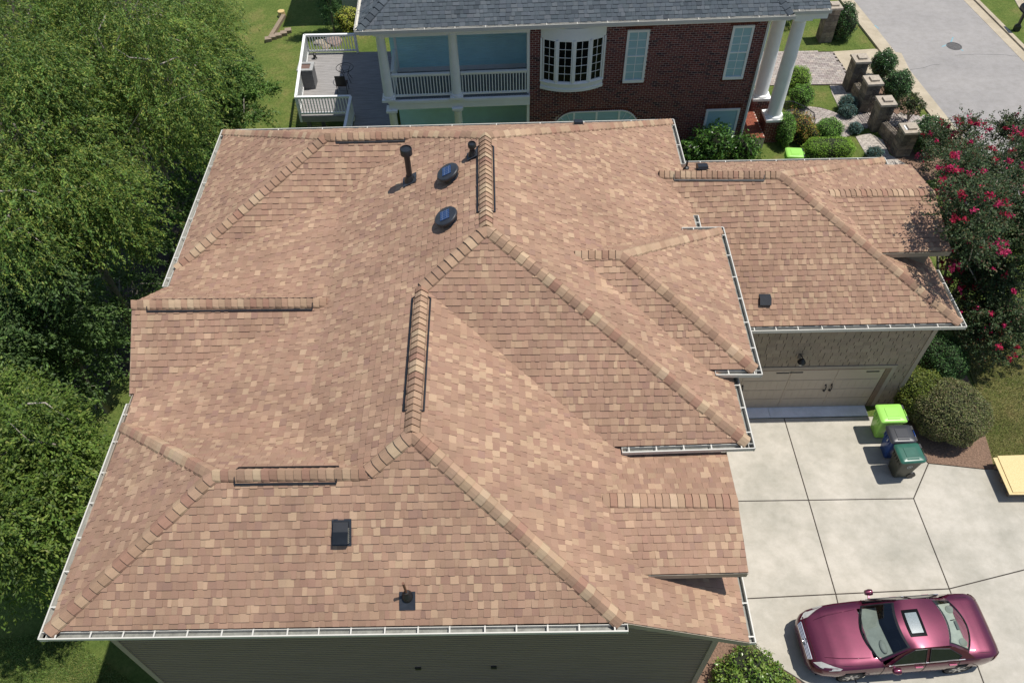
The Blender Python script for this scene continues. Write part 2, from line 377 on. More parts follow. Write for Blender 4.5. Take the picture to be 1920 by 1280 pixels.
# black ridge vents showing under the caps
def ridge_vent(a, b, fa, fb, t0, t1, w=.205):
    A, B = V[a], V[b]; P, Q = A + (B - A) * t0, A + (B - A) * t1; x = (Q - P) / np.linalg.norm(Q - P); mb = MB()
    for d in (downslope(A, B, V[fa]), downslope(A, B, V[fb])):
        nn = np.cross(x, d); nn = nn if nn[2] > 0 else -nn
        mb.bar(P + d * w + nn * .02, Q + d * w + nn * .02, .035, .045, up=nn)
    for E in (P, Q):
        for d in (downslope(A, B, V[fa]), downslope(A, B, V[fb])): mb.bar(E + (0, 0, .035), E + d * w + np.array([0, 0, .02]), .02, .045)
    return mb.build('ridge_vent', 'black', roofo)
ridge_vent('WFr1', 'WFr2', 'SW', 'kS', .14, .80); ridge_vent('apB', 'rBn', 'kS', 'SEc', .145, .93); ridge_vent('apAs', 'apAn', 'kN', 'NE', .17, .88)
ridge_vent('WBr1', 'WBr2', 'NW', 'kN', .12, .88); ridge_vent('Gr1', 'Gr2', 'Gse', 'Gne', .08, .93); ridge_vent('gr1', 'gr2', 'gSW', 'gNW', .12, .86)

# gutters with hangers
def gutter(a, b, out, z=None, step=.62, w=.13, phase=.3, capA=True, capB=True):
    a = np.asarray(a, float) - (0, 0, .028); b = np.asarray(b, float) - (0, 0, .028); out = np.asarray((*out, 0), float); mb = MB(); x = (b - a) / np.linalg.norm(b - a); L = np.linalg.norm(b - a)
    e = np.array([0, 0, 1.0])
    mb.bar(a + out * .012 - e * .065, b + out * .012 - e * .065, .012, .11)                 # back
    mb.bar(a + out * (w + .0) - e * .06, b + out * (w + .0) - e * .06, .014, .12)           # front
    mb.bar(a + out * (w + .008) - e * .004, b + out * (w + .008) - e * .004, .022, .014)    # rolled lip
    for c_, E in ((capA, a), (capB, b)):
        if c_: mb.bar(E + out * .002 - e * .062, E + out * (w + .02) - e * .062, .01, .118)
    g = mb.build('gutter', 'white', house)
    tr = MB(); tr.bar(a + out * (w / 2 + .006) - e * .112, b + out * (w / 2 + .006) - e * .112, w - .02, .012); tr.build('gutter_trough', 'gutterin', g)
    s = phase
    while s < L - .05:
        p = a + x * s; h = MB(); h.bar(p + out * .0 - e * .004, p + out * (w + .01) - e * .004, .028, .01); h.build('gutter_hanger', 'white', g); s += step * RND.uniform(.93, 1.07)
    return g
o_ = .015
gutter(V['SW'] + (-.13, 0, 0), V['SEc'] + (.1, -.02, 0), (0, -1)); gutter(V['WFc'] + (0, .62, 0), V['SW'] + (0, -.14, 0), (-1, 0), step=.75)
gutter(V['Gne'] + (0, .05, 0), V['NW'] + (0, .14, 0), (-1, 0), step=.75); gutter(V['NW'] + (-.13, 0, 0), V['NE'] + (.13, 0, 0), (0, 1), step=1.4)
gN_ = gp(1277, 306, Z1); gutter(V['NE'] + (0, .13, 0), np.array([xE, gN_[1], Z1]), (1, 0), step=1.0)
gv_ = gp(1302, 402, Z1); gutter(np.array([xE, gv_[1], Z1]), np.array([xE, V['MNE'][1] - .05, Z1]), (1, 0), step=.7)
gutter(np.array([xE, V['MSE'][1] + .1, Z1]), V['S2SE'] + (0, -.13, 0), (1, 0)); gutter(V['S2W'] + (.22, 0, 0), V['S2SE'] + (.13, 0, 0), (0, -1), phase=.15)
gutter(V['MNE'] + (0, .13, 0), V['MSE'] + (0, -.13, 0), (1, 0), step=.75); gutter(V['MSw'] + (.16, 0, 0), V['MSE'] + (.13, 0, 0), (0, -1)); gutter(V['MNw'] + (.12, 0, 0), V['MNE'] + (.13, 0, 0), (0, 1))
gutter(np.array([xE + .05, V['gSE'][1], ZG]), V['gSE'] + (.13, 0, 0), (0, -1)); gutter(V['gSE'] + (0, -.13, 0), np.array([V['gSE'][0], gp(1755, 505, ZG)[1], ZG]), (1, 0), step=.7)
gutter(np.array([xE + .14, V['gNE'][1], ZG]), V['gNE'] + (.13, 0, 0), (0, 1), step=.9); gutter(V['gNE'] + (0, .13, 0), V['gNE'] + (0, -.22, 0), (1, 0))
gutter(V['EBn'], np.array([V['EBn'][0], gp(1385, 1080, ZP)[1] + .05, V['EBn'][2]]), (1, 0), step=.7, phase=.12)

# fascia, soffit and walls
OV = .42
xW = V['SW'][0]; yS = V['SW'][1]; yN = V['NW'][1]
fs = MB()
def fascia(a, b, out, h=.17, t=.02):
    a = np.asarray(a, float); b = np.asarray(b, float); o = np.asarray((*out, 0), float); e = np.array([0, 0, h / 2 + .02]); fs.bar(a - o * .012 - e, b - o * .012 - e, t, h)
fascia(V['SW'], V['SEc'], (0, -1)); fascia(V['SW'], V['NW'], (-1, 0)); fascia(V['NW'], V['NE'], (0, 1)); fascia(V['NE'], V['S2SE'], (1, 0)); fascia(V['S2W'], V['S2SE'], (0, -1))
fascia(V['MNE'], V['MSE'], (1, 0)); fascia(V['MSw'], V['MSE'], (0, -1)); fascia(V['MNw'], V['MNE'], (0, 1))
fascia(V['gSW'] + (.9, 0, 0), V['gSE'], (0, -1)); fascia(V['gSE'], V['gNE'], (1, 0)); fascia(V['gNE'], V['gNW'], (0, 1)); fascia(V['EBn'], V['EBhN'], (1, 0))
for a, b in (('SEc', 'EBn'), ('Gse', 'Gr1'), ('Gne', 'Gr1'), ('DsE', 'Dr2'), ('DnE', 'Dr2'), ('EsE', 'Er2'), ('EnE', 'Er2'), ('DsW', 'DsE'), ('EsW', 'EsE'), ('DnE', 'DnW'), ('EnE', 'EnW')):
    A, B = V[a] - (0, 0, .11), V[b] - (0, 0, .11); fs.bar(A, B, .03, .16)
fs.build('fascia', 'trim', house)
sf = MB()
zz = Z1 - .19
sf.span((xW + .02, yS + .02, zz - .02), (V['SEc'][0] - .02, yS + OV, zz)); sf.span((xW + .02, yS + OV + .002, zz - .02), (xW + OV, yN - .02, zz))
sf.span((xW + OV + .002, yN - OV, zz - .02), (xE - .02, yN - .02, zz)); sf.span((xE - OV, yS2 + .02, zz - .02), (xE - .02, yN - OV - .002, zz)); sf.span((V['S2W'][0], yS2 + .02, zz - .02), (xE - OV - .002, yS2 + OV, zz))
sf.span((xE + .02, V['gSE'][1] + .02, ZG - .21), (V['gSE'][0] - .02, V['gSE'][1] + OV, ZG - .19)); sf.span((V['gSE'][0] - OV, V['gSE'][1] + OV + .002, ZG - .21), (V['gSE'][0] - .02, V['gNE'][1] - .02, ZG - .19))
sf.span((V['MSw'][0], V['MSE'][1] + .02, ZM - .21), (V['MSE'][0] - .02, V['MNE'][1] - .02, ZM - .19))
sf.build('soffit', 'soffit', house)
wl = MB(); GB = -4.2
wl.span((xW + OV, yS + OV + .02, GB), (V['SEc'][0] - .1, yN - OV, Z1 - .06)); wl.span((V['SEc'][0] - .3, yS2 + OV, GB), (xE - OV, yN - OV - .003, Z1 - .062))
yP = yS + OV + .02; xP = V['EBn'][0] - .38
pr_ = [np.array([V['SEc'][0] - .11, yP, GB]), np.array([xP, yP, GB]), on(*slopeEB, xP, yP) - (0, 0, .1), on(*slopeEB, V['SEc'][0] - .11, yP) - (0, 0, .1)]
wl.prism(pr_, (0, yS2 + OV - yP, 0))
GWY = gp(1670, 758, 0)[1]; GWX = gp(1670, 758, 0)[0]
wl.span((xE - OV - .2, GWY, -.6), (GWX, V['gNE'][1] - OV, ZG - .06))
wl.span((V['Mr2'][0], V['MSE'][1] + .4, 2), (V['MSE'][0] - .4, V['MNE'][1] - .4, ZM - .1))
wl.prism([V['Dr2'] + (-.3, 0, -.2), V['DsE'] + (-.3, .3, -.2), V['DsE'] + (-.3, .3, -1.0), V['DnE'] + (-.3, -.3, -1.0), V['DnE'] + (-.3, -.3, -.2)], (-1.4, 0, 0))
wl.prism([V['Er2'] + (-.35, 0, -.2), V['EsE'] + (-.35, .3, -.2), V['EsE'] + (-.35, .3, -1.1), V['EnE'] + (-.35, -.3, -1.1), V['EnE'] + (-.35, -.3, -.2)], (-2.2, 0, 0))
walls = wl.build('wall', 'siding', house)
# lap boards on the shaded south wall, each proud of the wall and tilted
zb = -.2
while zb < Z1 - .22:
    x1 = xP
    if zb > ZP - .3: x1 = V['SEc'][0] + (xP - V['SEc'][0]) * max(0, (Z1 - .28 - zb - .12) / (Z1 - ZP)) * 1.0
    mb = MB(); mb.box(((xW + OV + .1 + x1) / 2, yP - .012, zb + .06), (x1 - xW - OV - .1, .012, .125), np.array([(1, 0, 0), (0, math.cos(.1), -math.sin(.1)), (0, math.sin(.1), math.cos(.1))])); mb.build('siding_board', 'siding', walls)
    zb += .118
def trim_piece(a=None, b=None, c=None, d=None):
    mb = MB(); (mb.span(a, b) if a is not None else mb.box(c, d)); mb.build('corner_trim', 'trim', walls)
trim_piece((xW + OV - .03, yP - .045, GB), (xW + OV + .1, yP + .1, Z1 - .2)); trim_piece((xP - .1, yP - .05, GB), (xP + .03, yP + .1, ZP + .0))
trim_piece((GWX - .10, GWY - .045, -.1), (GWX + .03, GWY + .10, ZG - .2))
trim_piece(c=V['DsE'] + (-.34, .42, -.35), d=(.16, .16, .42)); trim_piece(c=V['EsE'] + (-.4, .42, -.45), d=(.14, .14, .6))
for px, py in ((784, 1252), (926, 1250)):
    p = gpy(px, py, yP - .03); sb = MB(); sb.box(p, (.13, .05, .13)); sb.build('wall_vent', 'black', walls)
# ---------------------------------------------------------------- pipes and vents on the tan roof
def slope(a, b, c):
    n = np.cross(V[b] - V[a], V[c] - V[a]); n /= np.linalg.norm(n); n = n if n[2] > 0 else -n; return n, n @ V[a]
SLW, SLS, SLG, SLN, SLGN = slope('rBn', 'apAs', 'kN'), slope('SW', 'SEc', 'WFr1'), slope('gSE', 'gr1', 'gr2'), slope('NW', 'NE', 'WBr1'), slope('gNE', 'gNW', 'gr1')
def frame(n):    # axes lying in a slope: across, up the slope, off the slope
    a = np.cross((0, 0, 1), n); a /= np.linalg.norm(a); return np.stack([a, np.cross(n, a), n], 1)
M['pv'] = simple('solar_cells', (0.02, 0.05, 0.14), 0.18, var=.2, scale=40)
M['rust'] = simple('rusty_pipe', (0.16, 0.07, 0.04), 0.6, var=.4, scale=30)
M['darkgrey'] = simple('dark_grey_plastic', (0.03, 0.034, 0.042), 0.4, var=.25)
def flue(px, py, h, r, rc, hc):
    p = gpl(px, py, *SLW); F = frame(SLW[0])
    mb = MB(); mb.tube([p + (0, 0, -.1), p + (0, 0, h - hc)], r, 20); o = mb.build('vent_pipe', 'blackmetal', house, auto=40, smooth=True)
    c = MB(); c.lathe(p + (0, 0, h - hc), [(r, -.02), (rc * .8, 0), (rc, .02), (rc, hc - .02), (rc - .012, hc), (rc - .02, hc), (rc - .022, hc - .03), (.01, hc - .022)], 24); c.build('pipe_cap', 'blackmetal', o, auto=40, smooth=True)
    b = MB(); b.lathe(p, [(r * 2.0, -.08), (r * 1.9, .04), (r * 1.25, .13), (r * 1.2, .16)], 20); b.build('storm_collar', 'blackmetal', o, auto=50, smooth=True)
    f = MB(); f.box(p + F[:, 2] * .022, (r * 5, r * 5.2, .006), F); f.build('flashing', 'darkgrey', o)
flue(769, 338, .98, .075, .148, .19); flue(886, 291, .36, .055, .10, .13)
def solar_vent(px, py):
    p = gpl(px, py, *SLW); F = frame(SLW[0]); p = p - SLW[0] * 0.0
    b = MB(); b.lathe(p, [(.21, 0), (.20, .02), (.17, .10), (.17, .13)], 28, rot=F); o = b.build('solar_vent', 'blackmetal', house, auto=40, smooth=True)
    d = MB(); d.lathe(p, [(.20, .13), (.285, .135), (.29, .15), (.29, .185), (.275, .205), (.24, .213), (.02, .217)], 36, rot=F); d.build('vent_hood', 'darkgrey', o, auto=35, smooth=True)
    s_ = MB(); pc = p + F[:, 2] * .224
    s_.box(pc, (.30, .235, .012), F); pn = s_.build('solar_panel', 'pv', o)
    g = MB()
    for i in range(5): g.box(pc + F[:, 0] * (-.12 + .06 * i) + F[:, 2] * .007, (.004, .23, .002), F)
    for i in range(-1, 2, 2): g.box(pc + F[:, 1] * .06 * i + F[:, 2] * .0075, (.29, .004, .002), F)
    M.setdefault('pvline', simple('cell_lines', (.25, .3, .38), .4)); g.build('cell_grid', 'pvline', o, kind='stuff')
solar_vent(846, 332); solar_vent(843, 415)
def box_vent(px, py, sl, w, d, h, louvre=True):
    n = sl[0]; p = gpl(px, py, *sl); F = frame(n)
    b = MB(); b.box(p + F[:, 2] * .02, (w * 1.28, d * 1.25, .012), F); o = b.build('box_vent', 'darkgrey', house)
    t = MB(); a = F[:, 0] * w / 2; u = F[:, 1] * d / 2; e = F[:, 2]
    q = p + e * .026
    t.prism([q - u - a, q - u - a + e * h, q + u * .15 - a * .96 + e * (h * 1.02), q + u - a + e * h * .45, q + u - a], a * 2 * .98); t.build('vent_cover', 'blackmetal', o)
    if louvre:
        l = MB()
        for i in range(9): l.box(q + a * 1.0 - u * .9 + u * 1.3 * i / 8 + e * h * .5, (.012, .012, h * .7), F)
        l.build('louvre', 'gutterin', o, kind='stuff')
box_vent(641, 997, SLS, .29, .40, .13); box_vent(1432, 563, SLG, .32, .33, .17, False); box_vent(1084, 234.5, SLN, .26, .34, .13, False); box_vent(1316, 318, SLGN, .30, .34, .15, False)
p = gpl(764, 1117, *SLS); F = frame(SLS[0])
b = MB(); b.lathe(p, [(.115, -.06), (.11, .03), (.085, .10), (.05, .15), (.045, .19)], 20); o = b.build('plumbing_vent', 'black', house, auto=50, smooth=True)
c = MB(); c.tube([p + (0, 0, .1), p + np.array([-.012, 0, .58])], .024, 12); c.tube([p + np.array([-.012, 0, .575]), p + np.array([-.012, 0, .60])], .027, 12); c.build('pipe', 'rust', o, smooth=True, auto=40)
f = MB(); f.box(p + F[:, 2] * .022 - F[:, 1] * .08, (.30, .34, .008), F); f.build('flashing', 'darkgrey', o)
p = gpl(1286, 318, *SLGN); b = MB(); b.lathe(p, [(.10, -.1), (.08, .08), (.03, .12)], 14); b.tube([p, p + (0, 0, .3)], .03, 10); b.build('plumbing_vent', 'black', house, smooth=True, auto=40)

# ---------------------------------------------------------------- garage front: shakes, door, lamp
DT = gpy(1673, 687, GWY); DB = gpy(1620, 777, GWY)
dR = (DT[0] + DB[0]) / 2; dTop = DT[2]; dL = dR - 5.75
rowz = dTop + .02; sh_bank = []
def shake_rows(x0, x1, z0, z1):
    z = z0
    while z < z1 - .03:
        x = x0 - RND.random() * .2; hh = min(.165, z1 - z)
        while x < x1:
            w = RND.uniform(.16, .30); a, b_ = max(x0, x), min(x1, x + w - (.016 if RND.random() < .6 else .004))
            if b_ - a > .02:
                dz = 0; t_ = .020 + RND.random() * .004
                m_ = MB(); y = GWY - .002
                v = [(a, y - t_, z + dz), (b_, y - t_, z + dz), (b_, y - .008, z + hh + .02), (a, y - .008, z + hh + .02), (a, y, z + dz), (b_, y, z + dz), (b_, y, z + hh + .02), (a, y, z + hh + .02)]
                sh_bank.append((v, [(0, 1, 2, 3), (0, 4, 5, 1), (0, 3, 7, 4), (1, 5, 6, 2)], [pal([(5, (.315, .255, .185)), (3, (.33, .268, .195)), (2, (.298, .24, .175))])] + [(.29, .235, .17)] + [(.05, .04, .03)] * 2, np.mean(v, axis=0), np.array([0, -1.0, .1]), (b_ - a) * hh))
            x += w
        z += .155
shake_rows(xE - .3, GWX - .1, dTop + .13, ZG - .2); shake_rows(dR + .02, GWX - .1, .0, dTop + .13)
lay(sh_bank, 'shake', 'shake_courses', 'shake', walls)
fr = MB(); fr.span((dL - .1, GWY - .05, dTop), (dR + .12, GWY + .02, dTop + .12)); fr.span((dR, GWY - .048, 0), (dR + .12, GWY + .02, dTop)); fr.span((dL - .1, GWY - .048, 0), (dL, GWY + .02, dTop))
fr.build('door_casing', 'trim', walls)
yd = GWY - .012
jm = MB(); jm.span((dR - .16, yd - .03, 0), (dR - .001, yd + .02, dTop)); jm.span((dL, yd - .028, dTop - .05), (dR - .162, yd + .02, dTop)); M['jamb'] = simple('brown_jamb', (.20, .14, .10), .5); jm.build('door_jamb', 'jamb', walls)
gd = MB(); gd.span((dL, yd - .008, .012), (dR - .165, yd + .03, dTop - .055)); gdo = gd.build('garage_door', 'door', house)
nh = 4; ph = (dTop - .075) / nh; pw = (dR - .17 - dL) / 4
for j in range(nh):
    for i in range(4):
        x0 = dL + pw * i; z0 = .016 + ph * j
        mb = MB(); mb.span((x0 + .012, yd - .02, z0 + .006), (x0 + pw - .012, yd - .006, z0 + ph - .006))
        if j < 3:
            for k in range(6): mb.span((x0 + .07 + (pw - .14) * k / 6 + .005, yd - .026, z0 + .03), (x0 + .07 + (pw - .14) * (k + 1) / 6 - .005, yd - .018, z0 + ph - .03))
        mb.build('door_panel', 'door', gdo)
def iron(a, b, w=.035):
    mb = MB(); mb.bar(a, b, .014, w, up=(0, -1, 0)) if False else mb.span(np.minimum(a, b) - (0, .0, w / 2), np.maximum(a, b) + np.array([0, .014, w / 2])); return mb
for (xa, ya, xb, yb) in ((1456, 700, 1480, 699), (1481, 699, 1506, 698), (1625, 697, 1649, 696.5), (1428, 769, 1450, 768.5), (1452, 768, 1476, 768), (1590, 766, 1611, 765)):
    A, B = gpy(xa, ya, yd - .036), gpy(xb, yb, yd - .036); B[2] = A[2]; iron(A, B).build('strap_hinge', 'black', gdo)
for px, py in ((1546.5, 728), (1557.5, 727.5), (1391, 730)):
    A = gpy(px, py, yd - .06); mb = MB(); mb.tube([A + (0, .04, -.14), A + (.0, -.03, -.12), A + (.005, -.035, 0), A + (0, -.03, .12), A + (0, .04, .14)], .016, 8); mb.box(A + (0, .03, .14), (.05, .012, .06)); mb.box(A + (0, .03, -.14), (.05, .012, .06)); mb.build('door_handle', 'black', gdo, smooth=True, auto=40)
p = gpy(1500, 668, GWY - .03); lp = MB(); lp.box(p + (0, .02, 0), (.11, .03, .22)); lo = lp.build('wall_lamp', 'black', walls)
lp = MB(); lp.tube([p + (0, -.01, .06), p + (0, -.12, .14), p + (0, -.2, .10)], .014, 8); lp.lathe(p + (0, -.2, -.06), [(.03, .19), (.05, .17), (.115, .06), (.12, .04), (.10, .04)], 18); lp.build('lamp_shade', 'black', lo, smooth=True, auto=40)
lp = MB(); lp.lathe(p + (0, -.2, -.16), [(.03, 0), (.055, .03), (.06, .14)], 14); M['glass'] = simple('pale_glass', (.6, .6, .58), .15); lp.build('lamp_glass', 'glass', lo, smooth=True)
ap = MB(); ap.tube([gp(1783, 611, ZG - .14), gp(1783, 611, ZG - .14) + np.array([-.3, .25, -.05])], .05, 8)
ap.build('downspout_elbow', 'trim', walls)
# ================================================================== THE GROUND
def sstep(a, b, x): t = np.clip((x - a) / (b - a), 0, 1); return t * t * (3 - 2 * t)
def gz(x, y):
    x = np.asarray(x, float); y = np.asarray(y, float)
    return -2.7 * (1 - sstep(-9.0, 1.5, x)) - 1.6 * (1 - sstep(-26, -11, x)) - .02 + .10 * np.sin(x * .31 + 1) * np.sin(y * .27) * (1 - sstep(-9, 0, x))
def gpt(px, py):   # point of the terrain seen at a pixel of the survey photo
    z = -2.5
    for _ in range(40):
        p = gp(px, py, z); z = z * .5 + float(gz(p[0], p[1])) * .5
    p = gp(px, py, z); return p
def grass_mat():
    m, t, b = newmat('lawn_grass'); b.inputs['Roughness'].default_value = .95; b.inputs['Specular IOR Level'].default_value = .1
    n1 = _noise(t, .55, 6, .7); n2 = _noise(t, 9, 5, .75); n3 = _noise(t, 70, 3, .8)
    r1 = _ramp(t, n1.outputs[0], [(.32, (.095, .155, .038)), (.52, (.145, .195, .055)), (.70, (.235, .225, .09))])
    r2 = _ramp(t, n2.outputs[0], [(.25, (.55, .6, .5)), (.75, (1.4, 1.3, 1.3))]); r3 = _ramp(t, n3.outputs[0], [(.25, (.5, .55, .5)), (.75, (1.45, 1.4, 1.3))])
    c = _mix(t, r1.outputs[0], r2.outputs[0], 1.0, 'MULTIPLY'); c = _mix(t, c, r3.outputs[0], 1.0, 'MULTIPLY')
    t.links.new(c, b.inputs['Base Color']); _bump(t, b, n3.outputs[0], .8, .05); return m
M['grass'] = grass_mat()
xs = np.concatenate([np.linspace(-400, -45, 20), np.linspace(-42, 45, 120), np.linspace(48, 400, 20)]); ys = np.concatenate([np.linspace(-150, -8, 12), np.linspace(-5, 60, 70), np.linspace(63, 700, 24)])
XX, YY = np.meshgrid(xs, ys); ZZ = gz(XX, YY)
g = MB(); nx = len(xs)
g.v = [tuple(q) for q in np.stack([XX.ravel(), YY.ravel(), ZZ.ravel()], 1)]; g.f = [(j * nx + i, j * nx + i + 1, (j + 1) * nx + i + 1, (j + 1) * nx + i) for j in range(len(ys) - 1) for i in range(nx - 1)]; g.t = [None] * len(g.f)
g.build('lawn', 'grass', kind='structure', smooth=True)

def dry():
    m, t, b = newmat('dry_lawn_grass'); b.inputs['Roughness'].default_value = .95; b.inputs['Specular IOR Level'].default_value = .1
    n1 = _noise(t, 1.1, 6, .7); n2 = _noise(t, 11, 5, .75); n3 = _noise(t, 60, 3, .8)
    r1 = _ramp(t, n1.outputs[0], [(.30, (.095, .125, .035)), (.5, (.16, .165, .062)), (.70, (.24, .205, .095))])
    r2 = _ramp(t, n2.outputs[0], [(.25, (.62, .66, .6)), (.75, (1.32, 1.25, 1.25))]); r3 = _ramp(t, n3.outputs[0], [(.25, (.5, .55, .5)), (.75, (1.45, 1.4, 1.3))])
    c = _mix(t, r1.outputs[0], r2.outputs[0], 1.0, 'MULTIPLY'); c = _mix(t, c, r3.outputs[0], 1.0, 'MULTIPLY')
    t.links.new(c, b.inputs['Base Color']); _bump(t, b, n3.outputs[0], .8, .05); return m
M['drygrass'] = dry()
def concrete(name, c, dark, scale=.6, grain=90, seed=0):
    m, t, b = newmat(name); b.inputs['Roughness'].default_value = .9; b.inputs['Specular IOR Level'].default_value = .2
    n1 = _noise(t, scale, 7, .62); n2 = _noise(t, grain, 3, .8); n3 = _noise(t, 2.6, 6, .7, stretch=(1, 1.15, 1))
    r1 = _ramp(t, n1.outputs[0], [(.30, dark), (.62, c)]); r2 = _ramp(t, n2.outputs[0], [(.25, (.86,) * 3), (.75, (1.10,) * 3)]); r3 = _ramp(t, n3.outputs[0], [(.30, (.88, .88, .86)), (.6, (1.04,) * 3)])
    c_ = _mix(t, r1.outputs[0], r2.outputs[0], 1.0, 'MULTIPLY'); c_ = _mix(t, c_, r3.outputs[0], 1.0, 'MULTIPLY'); t.links.new(c_, b.inputs['Base Color']); _bump(t, b, n2.outputs[0], .3, .003); return m
M['concrete'] = concrete('driveway_concrete', (.54, .50, .43), (.375, .355, .30))
M['concrete2'] = concrete('kerb_concrete', (.50, .43, .32), (.40, .34, .25), 1.0)
M['joint'] = simple('dark_joint', (.05, .04, .032), .95, var=.4)
M['apron'] = concrete('apron_concrete', (.88, .90, .92), (.78, .80, .83), 1.2)
M['asphalt'] = concrete('worn_asphalt', (.345, .325, .31), (.295, .28, .27), .35, 120)
M['mulch'] = simple('brown_mulch', (.20, .125, .085), .95, var=.5, scale=22, bump=.8, detail=8)
M['shade_litter'] = simple('litter_with_painted_shade', (.035, .026, .018), .95, var=.7, scale=6, bump=.6, detail=8)  # leaf litter with the deep shade under the trees painted into its colour
M['gravel'] = simple('pale_gravel', (.40, .355, .31), .95, var=.55, scale=9, bump=.8, detail=8)
def ground_patch(name, px, mat, step=.8, lift=.035):
    poly = [gpt(x, y)[:2] for x, y in px]; lo = np.min(poly, 0); hi = np.max(poly, 0); m = MB(); ids = {}
    def vid(i, j):
        if (i, j) not in ids: x, y = lo[0] + i * step, lo[1] + j * step; ids[(i, j)] = len(m.v); m.v.append((x, y, float(gz(x, y)) + lift)); m.n += 1
        return ids[(i, j)]
    for i in range(int((hi[0] - lo[0]) / step) + 1):
        for j in range(int((hi[1] - lo[1]) / step) + 1):
            c = (lo[0] + (i + .5) * step, lo[1] + (j + .5) * step); ins = False; n_ = len(poly)
            for k in range(n_):
                a, b = poly[k], poly[k - 1]
                if (a[1] > c[1]) != (b[1] > c[1]) and c[0] < (b[0] - a[0]) * (c[1] - a[1]) / (b[1] - a[1]) + a[0]: ins = not ins
            if ins: m.f.append((vid(i, j), vid(i + 1, j), vid(i + 1, j + 1), vid(i, j + 1))); m.t.append(None)
    return m.build(name, mat, kind='structure', smooth=True)
ground_patch('painted_shade_floor', ((-500, -60), (385, -60), (400, 120), (400, 235), (345, 400), (300, 545), (240, 690), (205, 720), (120, 780), (60, 900), (-500, 900)), 'shade_litter', .6)  # dark sheet: stands in for black shade between trees and house
def sheet(name, pts, mat, z0=.0, thick=.06, kind='structure', parent=None, inset=0):
    P = [np.asarray(p, float) for p in pts]
    if inset:
        n = len(P); c2 = [p[:2] for p in P]; ar = sum(c2[i][0] * c2[(i + 1) % n][1] - c2[i][1] * c2[(i + 1) % n][0] for i in range(n)); s = 1 if ar > 0 else -1; Q = []
        for i in range(n):
            a, b, c = c2[i - 1], c2[i], c2[(i + 1) % n]; e1 = (b - a) / np.linalg.norm(b - a); e2 = (c - b) / np.linalg.norm(c - b)
            n1 = s * np.array([-e1[1], e1[0]]); n2 = s * np.array([-e2[1], e2[0]]); k = n1 + n2; k = k / max(.3, (1 + n1 @ n2)); q = b + k * inset; Q.append(np.array([q[0], q[1], z0]))
        P = Q
    else: P = [np.array([p[0], p[1], z0]) for p in P]
    mb = MB(); mb.prism(P, (0, 0, -thick)); o = mb.build(name, mat, parent)
    if parent is None and kind: o['kind'] = kind
    return o
G = lambda *pts: [gp(x, y, 0) for x, y in pts]
drive = sheet('driveway', G((1300, 786), (1640, 779.5), (1741, 868), (1790, 873), (1845, 879), (2150, 872), (2150, 1500), (1500, 1500), (1499, 1273), (1465, 1252), (1440, 1235), (1413, 1209), (1300, 1120)), 'joint', -.012, .2)
for pts in (((1310, 785.5), (1470, 783), (1516, 937), (1310, 940)), ((1470, 783), (1638, 780), (1741, 868), (1713, 934), (1516, 937)),
            ((1741, 868), (1790, 873), (1845, 879), (2140, 873), (2140, 1012), (1780, 1103), (1713, 934)), ((1310, 940), (1516, 937), (1567, 1113), (1310, 1126)),
            ((1516, 937), (1713, 934), (1780, 1103), (1567, 1113)), ((1310, 1126), (1567, 1113), (1610, 1300), (1540, 1300), (1499, 1273), (1465, 1252), (1440, 1235), (1413, 1209)),
            ((1567, 1113), (1780, 1103), (1852, 1300), (1610, 1300)), ((1780, 1103), (2140, 1012), (2140, 1480), (1920, 1480), (1852, 1300)), ((1540, 1300), (1852, 1300), (1920, 1480), (1500, 1480))):
    o = sheet('slab', G(*pts), 'concrete', 0, .08, parent=drive, inset=.0145); bevel(o, .006, 1)
a0, a1 = gp(1441, 771, 0)[0], dR - .2
for x0, x1 in ((xE - .2, a0), (a0 + .012, a1 + .02)): sheet('apron', [(x0, GWY, 0), (x1, GWY, 0), (x1, gp(1500, 782, 0)[1] + .01, 0), (x0, gp(1500, 782, 0)[1] + .01, 0)], 'apron', .012, .1)
# beds
sheet('mulch_bed', G((1640, 779.5), (1680, 700), (1780, 640), (1830, 740), (1842, 800), (1856, 845), (1864, 880), (1845, 878.5), (1790, 872.5), (1741, 867.5)), 'mulch', .01, .1)
sheet('planting_bed', G((1300, 1120), (1413, 1209.5), (1440, 1235.5), (1465, 1252.5), (1499, 1274), (1560, 1340), (1300, 1420)), 'mulch', -.004, .1)
sheet('dry_lawn', G((1780, 600), (1980, 560), (2300, 600), (2300, 870), (1864, 880), (1850, 830), (1835, 740)), 'drygrass', .004, .06)
# road, kerbs
ra, rb = gp(1602, 0, 0), gp(1796, 242, 0); rd = (rb - ra) / np.linalg.norm(rb - ra); rn = np.array([-rd[1], rd[0], 0]); rn = rn if rn[0] > 0 else -rn
fa = gp(1804, 0, 0); RW = float((fa - ra) @ rn)
def strip(name, d0, d1, z, mat, thick=.1, t0=-60, t1=90): return sheet(name, [ra + rd * -t0 + rn * d0, ra + rd * -t1 + rn * d0, ra + rd * -t1 + rn * d1, ra + rd * -t0 + rn * d1], mat, z, thick)
strip('road', -.05, RW + .05, .004, 'asphalt', .1, -60, 200); strip('gutter_pan', -.58, -.052, .012, 'concrete2', .1, -60, 200); strip('kerb', -.78, -.582, .085, 'concrete2', .2, -60, 200)
strip('gutter_pan', RW + .052, RW + .55, .012, 'concrete2', .1, -60, 200); strip('kerb', RW + .552, RW + .75, .085, 'concrete2', .2, -60, 200)
sheet('neighbour_pavement', G((1880, -40), (1990, -40), (1990, 30), (1915, 22)), 'concrete2', .004, .1)
mh = gp(1789, 87, .004)
